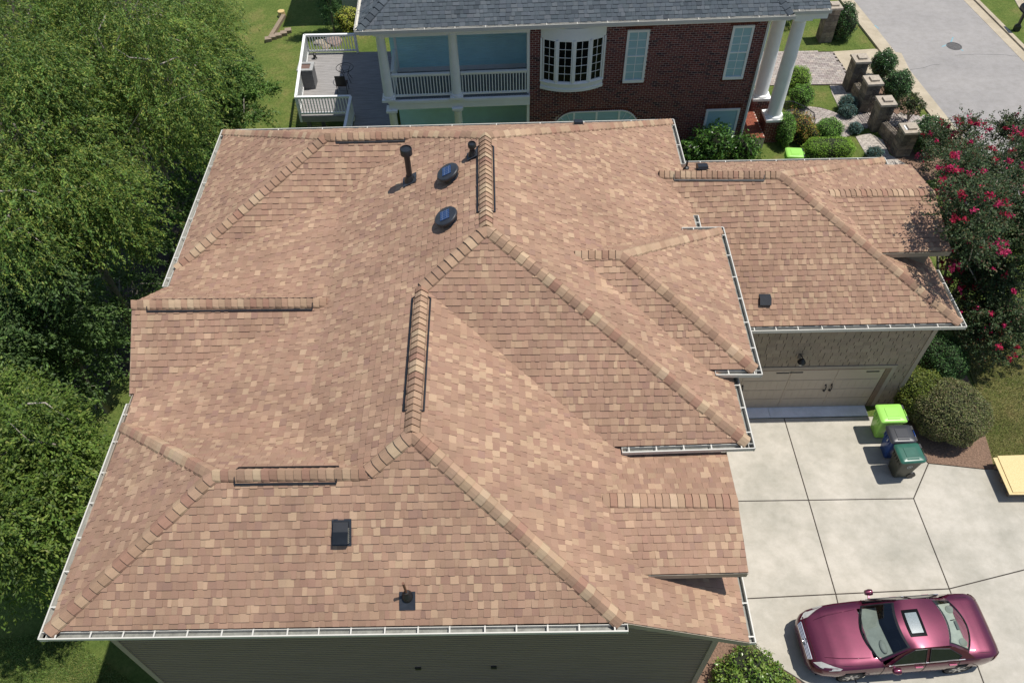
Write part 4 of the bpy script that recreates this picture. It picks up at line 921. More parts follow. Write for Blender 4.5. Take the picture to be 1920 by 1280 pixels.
for i in range(1, 60):
    R_ = .06 + i * .142; n = max(4, int(2 * math.pi * R_ / .215))
    for k in range(n):
        a = 2 * math.pi * (k + (i % 2) * .5) / n; c = C0 + R_ * np.array([math.cos(a), math.sin(a)])
        if inside(c, poly): paver_box(bk_, c, 2 * math.pi * R_ / n - .012, .132, a + math.pi / 2, .008)
lay(bk_, 'paver', 'paver_field', 'paver', pw2, limit=200)
sheet('street_apron', G((1562, 97), (1640, 92), (1690, 100), (1720, 160), (1640, 152), (1596, 146)), 'concrete2', .006, .08)
sheet('garden_bed', G((1556, 160), (1594, 161), (1612, 200), (1590, 215), (1572, 200), (1560, 175)), 'gravel', .002, .05)
sheet('gravel_patch', G((1604, 256), (1630, 250), (1655, 262), (1668, 290), (1720, 320), (1560, 330), (1630, 300)), 'gravel', .002, .05)
sheet('verge_bed', G((1600, 120), (1640, 105), (1690, 165), (1762, 262), (1800, 330), (1720, 340), (1668, 285), (1625, 205)), 'mulch', .0, .05)
sheet('verge_grass', G((1720, 195), (1735, 195), (1752, 215), (1742, 222), (1725, 220)), 'grass', .012, .05)
M['pierstone'] = tinted('weathered_limestone_block', .92, .3, 12, .15, .8, .3, 2.2)
M['capstone'] = simple('pale_cap_stone', (.40, .345, .275), .9, var=.2, scale=8, bump=.3)
PALP = [(4, (.185, .16, .13)), (3, (.225, .195, .155)), (2, (.14, .125, .105)), (1, (.26, .22, .17))]
PI = [((1690, 292), (1702, 240)), ((1645, 245), (1675, 193)), ((1620, 210), (1649.5, 154)), ((1597, 171), (1624, 112)), ((1546, 78), (1567, 11))]
PLAB = ['nearest stone gate pier with pale cap, beside the pink flowering tree', 'second stone gate pier from the pink flowering tree', 'third stone gate pier from the pink flowering tree', 'stone gate pier with capped top beside the paved drive', 'lone stone pier on the lawn beyond the paved drive']
pier_pos = []
def stones(mb_parent, c, w, z0, z1, ang, nrow, ncol=2):
    hh = (z1 - z0) / nrow
    for j in range(nrow):
        off = RND.uniform(-.08, .08) * w; xs_ = [-w / 2, off, w / 2]
        for ix in range(2):
            for iy in range(2):
                y0, y1 = (-w / 2, -off) if iy == 0 else (-off, w / 2); k = RND.uniform(0, .012)
                mb = MB(); R_ = rz(ang); x0, x1 = xs_[ix], xs_[ix + 1]
                cc = np.array([(x0 + x1) / 2, (y0 + y1) / 2, z0 + hh * (j + .5)]); d = (x1 - x0 - .012 + k, y1 - y0 - .012 + k, hh - .014)
                mb.box(R_ @ cc + np.array([c[0], c[1], 0]), d, ang, pal(PALP), top=1); mb.build('stone', 'pierstone', mb_parent)
for (b, t), lab in zip(PI, PLAB):
    B = gp(*b, 0); d = ray(*t); s_ = math.hypot(B[0], B[1]) / math.hypot(d[0], d[1]); H_ = CAM[2] + d[2] * s_; B = B + np.array([0, .22, 0]); pier_pos.append((B, H_))
    th = thing('stone_pier', lab, 'pier', B, 'stone gate piers along the street'); w = .60; an = .05
    m = MB(); m.box(B + (0, 0, (H_ - .16) / 2 - .1), (w - .06, w - .06, H_ + .04), an); m.build('core', 'joint', th)
    stones(th, B, w, -.05, H_ - .17, an, 6)
    m = MB(); m.box(B + (0, 0, H_ - .12), (w + .12, w + .12, .09), an, top=.97); m.build('cap', 'capstone', th)
    m = MB(); m.box(B + (.03, 0, H_ - .035), (w * .62, w * .55, .075), an, top=.94); m.build('cap_block', 'capstone', th)
m = MB(); B, H_ = pier_pos[0]; m.box(B + (-.12, .0, H_ - .066), (.22, .3, .012), .05); o = m.build('paper_sheet', simple('white_paper', (.8, .8, .78), .7), loc=B + (-.12, 0, H_ - .072)); tag(o, 'white sheet of paper lying on the nearest pier cap', 'paper')
def low_wall(i, j, lab):
    A, B = pier_pos[i][0], pier_pos[j][0]; x = (B - A); L = np.linalg.norm(x); x /= L; a, b = A + x * .36, B - x * .36; an = math.atan2(x[1], x[0])
    th = thing('low_stone_wall', lab, 'wall', (a + b) / 2, 'low walls between piers'); n = 3; LL = np.linalg.norm(b - a)
    for r in range(3):
        for k in range(n):
            q = a + (b - a) * (k + .5) / n; m = MB(); m.box(q + (0, 0, .09 + .18 * r), (LL / n - .012, .28 + RND.uniform(0, .02), .168), an, pal(PALP)); m.build('stone', 'pierstone', th)
    fa_ = iron_panel(a + (0, 0, .56), b + (0, 0, .56), .62); fa_.name = 'iron_fence_panel'; return fa_
def iron_panel(a, b, h, name='iron_fence_panel'):
    m = MB(); x = b - a; L = np.linalg.norm(x); x = x / L; e = np.array([0, 0, 1.0])
    for z_ in (.03, h * .5, h): m.tube([a + e * z_, b + e * z_], .014, 5)
    n = max(4, int(L / .11))
    for i in range(n + 1): q = a + x * L * i / n; m.tube([q, q + e * (h + (.06 if i % 2 else 0))], .009, 4)
    for i in range(0, n - 1, 2):
        q = a + x * L * (i + 1) / n; m.tube([q + e * h * .75 + x * .05 * math.cos(t) * 1.6 + e * .09 * math.sin(t) for t in np.linspace(0, 2 * math.pi, 9)], .008, 4)
        m.tube([q + e * h * .25 + x * .05 * math.cos(t) * 1.6 + e * .09 * math.sin(t) for t in np.linspace(0, 2 * math.pi, 9)], .008, 4)
    return m.build(name, 'iron', loc=a)
o = low_wall(0, 1, 'low dark stone wall between the two piers nearest the flowering tree'); tag(o, 'black iron scroll fence on the low wall nearest the flowering tree', 'fence', 'iron fence panels')
o = low_wall(2, 3, 'low dark stone wall between the two piers nearest the paved drive'); tag(o, 'black iron scroll fence on the low wall nearest the paved drive', 'fence', 'iron fence panels')
A, B = pier_pos[1][0], pier_pos[2][0]; x = (B - A) / np.linalg.norm(B - A)
o = iron_panel(A + x * .36 + (0, 0, .06), B - x * .36 + (0, 0, .06), 1.15, 'iron_gate'); tag(o, 'black iron scrollwork gate between the two middle piers', 'gate')
# mailbox across the street
p = gp(1905, 57, 0); mbx = thing('mailbox', 'black post mounted mailbox on the verge across the street', 'mailbox', p)
m = MB(); m.box(p + (0, 0, .12), (.24, .24, .24)); m.box(p + (0, 0, .27), (.18, .18, .06)); m.span(p + (-.055, -.055, .3), p + (.055, .055, 1.0)); m.build('post', 'blackmetal', mbx)
m = MB(); pts = [np.array([-.14, -.32, 0]), np.array([.14, -.32, 0])] + [np.array([.14 * math.cos(t), -.32, .12 + .14 * math.sin(t)]) for t in np.linspace(0, math.pi, 9)]
m.prism([q + p + (-.05, 0, 1.0) for q in pts], (0, .62, 0)); m.build('letter_box', 'blackmetal', mbx); m = MB(); m.box(p + (-.05, 0, .99), (.34, .5, .02)); m.build('bracket', 'blackmetal', mbx)
m = MB(); m.span(p + (.095, -.1, 1.1), p + (.105, -.06, 1.3)); m.build('flag', simple('red_flag', (.4, .03, .02), .5), mbx)
# pale house, timber edging in the back yard
q0, q1 = gpt(645, 27), gpt(672, 26); q0[2] = q1[2] = -2.6
ph = thing('pale_house', 'pale green sided house at the far top of the photo', 'house', (q0[0] + 3, q0[1] + 5, -2.8)); M['paleside'] = simple('pale_green_siding', (.52, .56, .47), .6, var=.05)
m = MB(); m.span((q0[0], q0[1], -3.0), (q0[0] + 9, q0[1] + 9, 5.4)); wo_ = m.build('wall', 'paleside', ph)
for i in range(60): m = MB(); z_ = -2.45 + i * .13; m.box((q0[0] + 4.5, q0[1] - .012, z_), (8.99, .012, .13), np.array([(1, 0, 0), (0, .995, -.1), (0, .1, .995)])); m.build('siding_board', 'paleside', wo_)
m = MB(); m.span((q0[0] - .01, q0[1] - .03, -3), (q0[0] + 9, q0[1] - .001, -2.52)); m.build('foundation', 'mortar', ph)
m = MB(); m.span((q0[0] + .75, q0[1] - .05, -2.3), (q0[0] + 1.0, q0[1] - .02, -2.1)); m.build('crawl_vent', 'mortar', ph)
m = MB(); m.prism([np.array([q0[0] - .5, q0[1] - .5, 5.3]), np.array([q0[0] + 9.5, q0[1] - .5, 5.3]), np.array([q0[0] + 4.5, q0[1] - .5, 8.2])], (0, 10, 0)); m.build('roof', 'greyshingle_plain' if 'greyshingle_plain' in M else simple('grey_roof', (.1, .1, .105), .9), ph)
M['timber'] = simple('weathered_timber', (.26, .20, .14), .85, var=.25, scale=4, stretch=(1, 8, 1))
a, b = gpt(507, 76), gpt(533, 33); m = MB(); m.bar(a + (0, 0, .1), b + (0, 0, .1), .22, .2); o = m.build('landscape_timber', 'timber', loc=(a + b) / 2); tag(o, 'long weathered timber edging lying up the back lawn', 'timber')
for k, (x, y) in enumerate(((504, 77), (513, 73), (523, 70), (533, 66), (541, 61))):
    a = gpt(x, y); m = MB(); m.box(a + (0, 0, .09), (.36, .34, .2), .2); o = m.build('stone_block', simple('tan_block_%d' % k, (.30, .235, .17), .9, var=.2), loc=a); tag(o, 'tan edging block on the back lawn, ' + ('at the foot of the long timber' if k == 0 else ('last of its row, nearest the deck railing' if k == 4 else ('second from the timber foot' if k == 1 else ('third, in the middle of its row' if k == 2 else 'fourth in its row, one before the end')))), 'block', 'stepped edging blocks')
a = gpt(529, 30); m = MB(); m.lathe(a, [(.22, 0), (.2, .3), (.02, .31)], 14); o = m.build('tree_stump', simple('fresh_cut_wood', (.60, .44, .19), .8, var=.25), loc=a); tag(o, 'pale fresh cut stump at the top of the long timber', 'stump')
for k, (x, y, r, lb) in enumerate(((600, 82, .3, 'pale flat rock seen through the deck railing, left'), (612, 90, .24, 'small tan rock in front of the flat rock by the deck'), (628, 80, .42, 'largest pinkish rock behind the deck railing'), (618, 76, .25, 'grey rock squeezed between two rocks behind the deck'))):
    a = gpt(x, y); m = MB(); m.lathe(a, [(r, 0), (r * .95, r * .3), (r * .6, r * .55), (.02, r * .6)], 9, sx=1.2, rot=rz(k)); m.v = [(v[0] + RND.uniform(-.04, .04), v[1] + RND.uniform(-.04, .04), v[2] + RND.uniform(-.03, .03)) for v in m.v]; o = m.build('garden_rock', simple('rock_%d' % k, ((.36, .31, .24), (.33, .27, .2), (.30, .22, .19), (.27, .25, .23))[k], .95, var=.3, scale=6, bump=.5), loc=a); tag(o, lb, 'rock', 'rocks behind the deck')
# utility paint on the road
M['cyan'] = simple('faded_blue_paint', (.22, .36, .40), .9, var=.3, scale=8)
for i, (x0, y0, x1, y1) in enumerate(((1783, 80, 1787, 70), (1766, 88, 1776, 84), (1800, 92, 1806, 96), (1640, 48, 1648, 54), (1655, 78, 1662, 86))):
    a, b = gp(x0, y0, .0045), gp(x1, y1, .0045); m = MB(); m.bar(a, b, .07, .005); o = m.build('paint_mark', 'cyan'); o['kind'] = 'structure'
M['crack'] = simple('tar_crack', (.12, .12, .12), .9)
for pts in (((1790, 104), (1830, 102), (1880, 103), (1925, 108)), ((1706, 131), (1730, 128), (1748, 122), (1762, 121))):
    for p0, p1 in zip(pts[:-1], pts[1:]):
        m = MB(); m.bar(gp(*p0, .0045), gp(*p1, .0045), .02, .004); o = m.build('road_crack', 'crack'); o['kind'] = 'structure'
# ================================================================== WHEELED BINS, PLYWOOD, CAR
def make_bin(name, label, body, lid, lidpx, base_shift=0, emblem=False, tagm=False, h=1.07):
    P = [gp(x, y, h) for x, y in lidpx]; c = np.mean(P, axis=0); ax = (P[1] - P[0] + P[2] - P[3]) / 2; L = np.linalg.norm(ax) ; ay = (P[0] - P[3] + P[1] - P[2]) / 2; Wd = np.linalg.norm(ay); an = math.atan2(ax[1], ax[0])
    if base_shift: L, Wd = base_shift
    R_ = rz(an); o_ = np.array([c[0], c[1], 0]); T = lambda v: (np.asarray(v, float) @ R_.T) + o_
    root = thing(name, label, 'bin', o_, 'wheeled bins')
    def sec(z, l0, l1, w, r=.06):
        q = []
        for cx, cy, a0 in ((l1 - r, w - r, 0), (l0 + r, w - r, 90), (l0 + r, -w + r, 180), (l1 - r, -w + r, 270)):
            for k in range(4): a = math.radians(a0 + 30 * k); q.append((cx + r * math.cos(a), cy + r * math.sin(a), z))
        return q
    S = [sec(.03, -L * .30, L * .26, Wd * .32), sec(.06, -L * .32, L * .28, Wd * .345), sec(h * .55, -L * .40, L * .37, Wd * .40), sec(h - .16, -L * .44, L * .42, Wd * .435), sec(h - .155, -L * .46, L * .44, Wd * .46), sec(h - .085, -L * .47, L * .44, Wd * .465)]
    m = MB(); v = [T(p) for s in S for p in s]; n = 16; f = [(i * n + k, i * n + (k + 1) % n, (i + 1) * n + (k + 1) % n, (i + 1) * n + k) for i in range(len(S) - 1) for k in range(n)] + [tuple(reversed(range(n))), tuple(range((len(S) - 1) * n, len(S) * n))]
    m.add(v, f); m.build('bin_body', body, root, smooth=True, auto=40)
    m = MB(); S = [sec(h - .084, -L * .5, L * .46, Wd * .5, .07), sec(h - .045, -L * .5, L * .47, Wd * .5, .07), sec(h - .015, -L * .46, L * .44, Wd * .47, .07), sec(h, -L * .40, L * .40, Wd * .42, .06), sec(h + .004, -L * .2, L * .2, Wd * .2, .05)]
    v = [T(p) for s in S for p in s]; f = [(i * n + k, i * n + (k + 1) % n, (i + 1) * n + (k + 1) % n, (i + 1) * n + k) for i in range(len(S) - 1) for k in range(n)] + [tuple(reversed(range(n))), tuple(range((len(S) - 1) * n, len(S) * n))]
    m.add(v, f); lo = m.build('lid', lid, root, smooth=True, auto=35)
    for y0, y1 in ((-Wd * .24, Wd * .26),):
        m = MB(); m.box(T((0, (y0 + y1) / 2, h + .006)), (L * .5, y1 - y0, .014), an, top=.93); m.build('lid_panel', lid, lo)
    m = MB(); m.box(T((-.02, -Wd * .34, h + .004)), (L * .5, .05, .022), an, top=.8); m.build('lid_rib', lid, lo)
    for y in (-Wd * .3, Wd * .3):
        m = MB(); m.box(T((L * .47, y, h - .05)), (.055, Wd * .22, .075), an); m.build('hinge', 'black', root)
        m = MB(); w_ = R_ @ np.array([0, 1.0, 0]); m.tube([T((L * .34, y * 1.12 - .03, .13)), T((L * .34, y * 1.12 + .03, .13))], .13, 16); m.build('wheel', 'black', root, smooth=True, auto=40)
    m = MB(); m.tube([T((L * .52, -Wd * .36, h - .08)), T((L * .53, 0, h - .08)), T((L * .52, Wd * .36, h - .08))], .016, 8); m.build('handle', body, root, smooth=True)
    m = MB()
    for k in range(5): m.box(T((-L * .455, -Wd * .3 + Wd * .15 * k, h * .78)), (.03, .02, .20), an)
    m.build('front_rib', body, root, kind='stuff')
    if emblem:      # ring crest with a bar of print, on the side that faces the drive
        yy = -Wd * .43; m = MB()
        for k in range(20):
            a0, a1 = 2 * math.pi * k / 20, 2 * math.pi * (k + 1) / 20; q = lambda a, r: (-.02 + r * math.cos(a), yy - .006 + (r * math.sin(a)) * .06, h - .34 + r * math.sin(a)); m.add([T(q(a0, .062)), T(q(a1, .062)), T(q(a1, .075)), T(q(a0, .075))], [(0, 1, 2, 3)])
        m.add([T((-.055, yy - .006, h - .35)), T((.015, yy - .006, h - .35)), T((.015, yy - .005, h - .325)), T((-.055, yy - .005, h - .325))], [(0, 1, 2, 3)]); m.build('crest', 'printgrey', root)
    if tagm: m = MB(); m.box(T((-L * .425, -.02, h * .72)), (.008, .10, .12), an); m.build('sticker', 'printgrey', root)
    return root
M['printgrey'] = simple('pale_print', (.55, .58, .56), .6)
M['lime'] = simple('lime_green_plastic', (.32, .66, .115), .38, var=.06, scale=3)
M['bluep'] = simple('blue_plastic', (.012, .05, .22), .35, var=.1, scale=3); M['lidgrey'] = simple('dark_lid_plastic', (.035, .037, .043), .38, var=.2, scale=5)
M['dkgreen'] = simple('dark_green_lid', (.03, .12, .085), .33, var=.15, scale=4); M['bodyolive'] = simple('dark_olive_body', (.04, .045, .032), .5, var=.15)
make_bin('wheeled_bin', 'lime green wheeled bin closest to the garage wall', 'lime', 'lime', ((1643, 756), (1693, 756), (1704, 789), (1652, 792)))
make_bin('wheeled_bin', 'blue wheeled bin with charcoal lid in the middle of the row', 'bluep', 'lidgrey', ((1661, 795), (1709, 794.6), (1722, 828), (1673, 830)), tagm=True)
make_bin('wheeled_bin', 'dark green wheeled bin nearest the car', 'bodyolive', 'dkgreen', ((1677, 830), (1725, 829), (1740, 863), (1691, 869)), emblem=True)
make_bin('wheeled_bin', 'lime green wheeled bin beside the clipped hedge next door', 'lime', 'lime', ((1475, 273), (1507, 274), (1507, 297), (1475, 296)), base_shift=(.70, .62))
# plywood
def osb_mat():
    m, t, b = newmat('oriented_strand_board'); b.inputs['Roughness'].default_value = .8
    tc = t.nodes.new('ShaderNodeTexCoord'); mp = t.nodes.new('ShaderNodeMapping'); mp.inputs['Scale'].default_value = (14, 34, 14); mp.inputs['Rotation'].default_value = (0, 0, .6); vo = t.nodes.new('ShaderNodeTexVoronoi'); t.links.new(tc.outputs['Object'], mp.inputs[0]); t.links.new(mp.outputs[0], vo.inputs['Vector'])
    r = _ramp(t, vo.outputs['Color'], [(.1, (.60, .44, .20)), (.9, (.78, .64, .34))]); t.links.new(r.outputs[0], b.inputs['Base Color']); return m
M['osb'] = osb_mat()
for k, (zt, px, lb) in enumerate(((.40, ((1862, 857.5), (1990, 853), (2030, 926), (1893, 926.5)), 'lower pale strand board sheet on the drive by the mulch'), (.425, ((1870.5, 854), (1998, 850), (2038, 921), (1900, 922.5)), 'upper pale strand board sheet, slid right of the one below'))):
    P = [gp(x, y, zt) for x, y in px]; m = MB(); m.prism(P, (0, 0, -.022)); o = m.build('strand_board', 'osb', loc=np.mean(P, axis=0) - (0, 0, .022)); tag(o, lb, 'board', 'strand boards stacked on the drive')
P = [gp(x, y, .375) for x, y in ((1872, 863), (2010, 860), (2020, 915), (1900, 920))]
bt = thing('timber_bearers', 'rough timber pallet holding the strand boards off the drive', 'pallet', (P[0][0] + 1, P[0][1] - .5, 0))
for t_ in (.06, .5, .94):
    a, b = P[0] + (P[3] - P[0]) * t_, P[1] + (P[2] - P[1]) * t_; m = MB(); m.bar(a - (0, 0, .19), b - (0, 0, .19), .09, .36); m.build('bearer', 'timber', bt)
# ------------------------------------------------------------------ the car
def paint():
    m, t, b = newmat('burgundy_metallic_paint'); b.inputs['Base Color'].default_value = (.15, .012, .04, 1); b.inputs['Metallic'].default_value = .55; b.inputs['Roughness'].default_value = .38; b.inputs['Coat Weight'].default_value = 1.0; b.inputs['Coat Roughness'].default_value = .04
    n = _noise(t, 900, 2, .6); r = _ramp(t, n.outputs[0], [(.35, (.075, .006, .024)), (.7, (.132, .013, .046))]); n2 = _noise(t, 3, 5, .7); r2 = _ramp(t, n2.outputs[0], [(.35, (.9,) * 3), (.75, (1.12,) * 3)]); t.links.new(_mix(t, r.outputs[0], r2.outputs[0], 1.0, 'MULTIPLY'), b.inputs['Base Color']); return m
M['paint'] = paint()
def carglass(name, tint, fac=.12):
    m = bpy.data.materials.new(name); m.use_nodes = True; t = m.node_tree; t.nodes.clear(); o = t.nodes.new('ShaderNodeOutputMaterial'); tr = t.nodes.new('ShaderNodeBsdfTransparent'); tr.inputs[0].default_value = (*tint, 1); gl = t.nodes.new('ShaderNodeBsdfGlossy'); gl.inputs['Roughness'].default_value = .02
    mx = t.nodes.new('ShaderNodeMixShader'); mx.inputs[0].default_value = .09; t.links.new(tr.outputs[0], mx.inputs[1]); t.links.new(gl.outputs[0], mx.inputs[2]); t.links.new(mx.outputs[0], o.inputs[0]); return m
M['wglass'] = carglass('windscreen_glass', (.72, .80, .78)); M['sglass'] = carglass('side_window_glass', (.25, .30, .30))
M['chrome'] = simple('chrome', (.75, .75, .75), .12, metal=1.0, var=.05); M['rubber'] = simple('tyre_rubber', (.018, .018, .019), .8); M['alloy'] = simple('alloy_wheel', (.55, .55, .55), .3, metal=.8, var=.1)
M['lamp'] = simple('clear_lamp_lens', (.42, .42, .40), .10, var=.3, scale=4); M['redlamp'] = simple('red_lamp_lens', (.25, .01, .012), .15); M['dash'] = simple('grey_dashboard', (.30, .29, .26), .6); M['cloth'] = simple('dark_seat_cloth', (.05, .052, .058), .8); M['beige'] = simple('beige_trim', (.62, .58, .50), .7)
W1c, W2c = gp(1586, 1271, 0), gp(1783, 1256, 0)      # near side wheels touch the ground here
cdx = (W2c - W1c); WB = np.linalg.norm(cdx); cdx /= WB; cdy = np.array([-cdx[1], cdx[0], 0])
CS = WB / 2.75; L_, HW = 4.76 * CS, .895 * CS
org = W1c - cdx * 1.03 * CS + cdy * .80 * CS; org[2] = 0
car = thing('parked_car', 'burgundy four door saloon car parked on the concrete drive', 'car', org + cdx * L_ / 2)
RC = np.stack([cdx, cdy, np.array([0, 0, 1.0])], 1)
def C(p): return (np.asarray(p, float) * CS) @ RC.T + org
def lerp(x, xs_, ys_): return float(np.interp(x, xs_, ys_))
X_ = [0, .04, .12, .30, .55, .9, 1.2, 1.5, 1.7, 2.2, 2.8, 3.4, 3.85, 4.05, 4.4, 4.56, 4.68, 4.73, 4.76]
def plan(x): return lerp(x, [0, .04, .12, .30, .6, 1.0, 2.0, 3.2, 4.0, 4.5, 4.62, 4.72, 4.76], [.50, .62, .72, .81, .862, .885, .895, .895, .885, .85, .79, .70, .60])
def topz(x): return lerp(x, [0, .04, .12, .3, .6, 1.0, 1.5, 2.2, 3.2, 3.9, 4.1, 4.5, 4.62, 4.72, 4.76], [.56, .64, .70, .755, .82, .88, .935, .95, .965, .985, 1.0, .985, .955, .87, .78])
def belt(x): return topz(x) - lerp(x, [0, .5, 1.5, 4, 4.76], [.02, .05, .06, .07, .03])
def bot(x): return lerp(x, [0, .3, .6, 4.2, 4.6, 4.76], [.26, .20, .18, .18, .24, .36])
def ring(x):
    w, zt, zb, z0 = plan(x), topz(x), belt(x), bot(x); r = [(w * .90, z0), (w * .975, z0 + (zb - z0) * .22), (w, z0 + (zb - z0) * .5), (w * .992, z0 + (zb - z0) * .78), (w * .955, zb - .012), (w * .90, zb + (zt - zb) * .45), (w * .70, zb + (zt - zb) * .80), (w * .36, zt - .004), (0, zt)]
    return [(x + (0.0), -y, z) for y, z in r] + [(x, y, z) for y, z in reversed(r[:-1])]
xs_ = sorted(set([round(v, 3) for v in list(np.linspace(.3, 4.4, 42)) + X_]))
m = MB(); rings = [ring(x) for x in xs_]; n = len(rings[0]); fl_ = []
WHX = (1.03, 1.03 + 2.75)
for i in range(len(xs_) - 1):
    xm = (xs_[i] + xs_[i + 1]) / 2
    for k in range(n - 1):
        zz_ = (rings[i][k][2] + rings[i][k + 1][2]) / 2
        arch = any((xm - wx) ** 2 + (zz_ - .33) ** 2 < .36 ** 2 for wx in WHX) and k in (0, 1, 2, n - 2, n - 3, n - 4)
        inner = (1.52 < xm < 3.92 and 6 <= k <= n - 8) or (1.72 < xm < 3.78 and k in (5, n - 7))   # open over the cabin
        if arch or inner: continue
        fl_.append((i * n + k, (i + 1) * n + k, (i + 1) * n + k + 1, i * n + k + 1))
fl_.append(tuple(range(n))); fl_.append(tuple(reversed(range((len(xs_) - 1) * n, len(xs_) * n))))
m.add([C(p) for r_ in rings for p in r_], fl_); body = m.build('body', 'paint', car, smooth=True, auto=38)
m = MB(); m.add([C(p) for p in ((.2, -.72, .2), (4.7, -.72, .22), (4.7, .72, .22), (.2, .72, .2))], [(0, 1, 2, 3)]); m.build('underbody', 'black', car)
for wx in WHX:
    for sy in (-1, 1): m = MB(); m.tube([C((wx, sy * .55, .33)), C((wx, sy * .862, .34))], [.37 * CS, .365 * CS], 24, cap=False); m.build('wheel_arch', 'black', car)
# cabin shell: side outline and across
def roofz(v): return lerp(v, [0, .10, .22, .34, .42, .5, .7, .9, 1.0], [.945, 1.08, 1.24, 1.37, 1.415, 1.43, 1.435, 1.42, 1.40])
def front(u, v):   # windscreen then roof then rear screen; v 0..1 windscreen, 1..2 roof, 2..3 rear screen
    a = abs(u)
    if v <= 1: x = (1.40 + .26 * a ** 2) + (.80 - .14 * a ** 2) * v; z = .945 - .03 * a + (1.395 - .945) * (1 - (1 - v) ** 1.12) - .028 * a ** 2 * v; w = .735 - .135 * v
    elif v <= 2: t = v - 1; x = (2.20 + .12 * a ** 2) + (1.20 - .26 * a ** 2) * t; z = 1.395 + .035 * math.sin(math.pi * t) * 1.0 - .01 * t - .030 * a ** 2; w = .60 + .012 * math.sin(math.pi * t) - .01 * t
    else: t = v - 2; x = (3.40 - .14 * a ** 2) + (.72 - .12 * a ** 2) * t; z = 1.385 - (.385) * t ** 1.25 - .030 * a ** 2 * (1 - t) - .02 * a * t; w = .59 + .125 * t
    return np.array([x, u * w, z])
def patch(name, mat, u0, u1, v0, v1, parent, nu=8, nv=6, lift=0.0, thick=None, smooth=True):
    m = MB(); V_ = []
    for j in range(nv + 1):
        for i in range(nu + 1): q = front(u0 + (u1 - u0) * i / nu, v0 + (v1 - v0) * j / nv); V_.append(C(q + (0, 0, lift)))
    m.add(V_, [(j * (nu + 1) + i, j * (nu + 1) + i + 1, (j + 1) * (nu + 1) + i + 1, (j + 1) * (nu + 1) + i) for j in range(nv) for i in range(nu)]); return m.build(name, mat, parent, smooth=smooth)
patch('roof_panel', 'paint', -1, 1, 1, 2, car, 14, 10)
patch('windscreen', 'wglass', -.93, .93, 0.0, .97, car, 12, 6, .004); patch('rear_window', 'wglass', -.90, .90, 2.06, 2.98, car, 12, 6, .004)
for s in (-1, 1):
    patch('windscreen_pillar', 'paint', s * .92, s * 1.0, 0, 1, car, 2, 6); patch('rear_pillar', 'paint', s * .885, s * 1.0, 2, 3, car, 2, 6)
patch('screen_band', 'black', -.94, .94, .93, 1.0, car, 10, 1, .006); patch('screen_band', 'black', -.91, .91, 2.0, 2.07, car, 10, 1, .006); patch('screen_band', 'black', -.93, .93, -.005, .05, car, 10, 1, .005); patch('screen_band', 'black', -.91, .91, 2.95, 3.0, car, 10, 1, .006)
for s in (-1, 1): patch('screen_band', 'black', s * .90, s * .945, 0, .98, car, 1, 6, .005); patch('screen_band', 'black', s * .86, s * .90, 2.02, 2.99, car, 1, 6, .006)
# sunroof
sr = patch('sunroof', 'pane', -.56, .56, 1.13, 1.50, car, 6, 4, .006); patch('sunroof_glass', simple('pale_sunroof_shade', (.20, .245, .26), .25, var=.3, scale=40), -.42, .42, 1.19, 1.44, sr, 6, 4, .012)
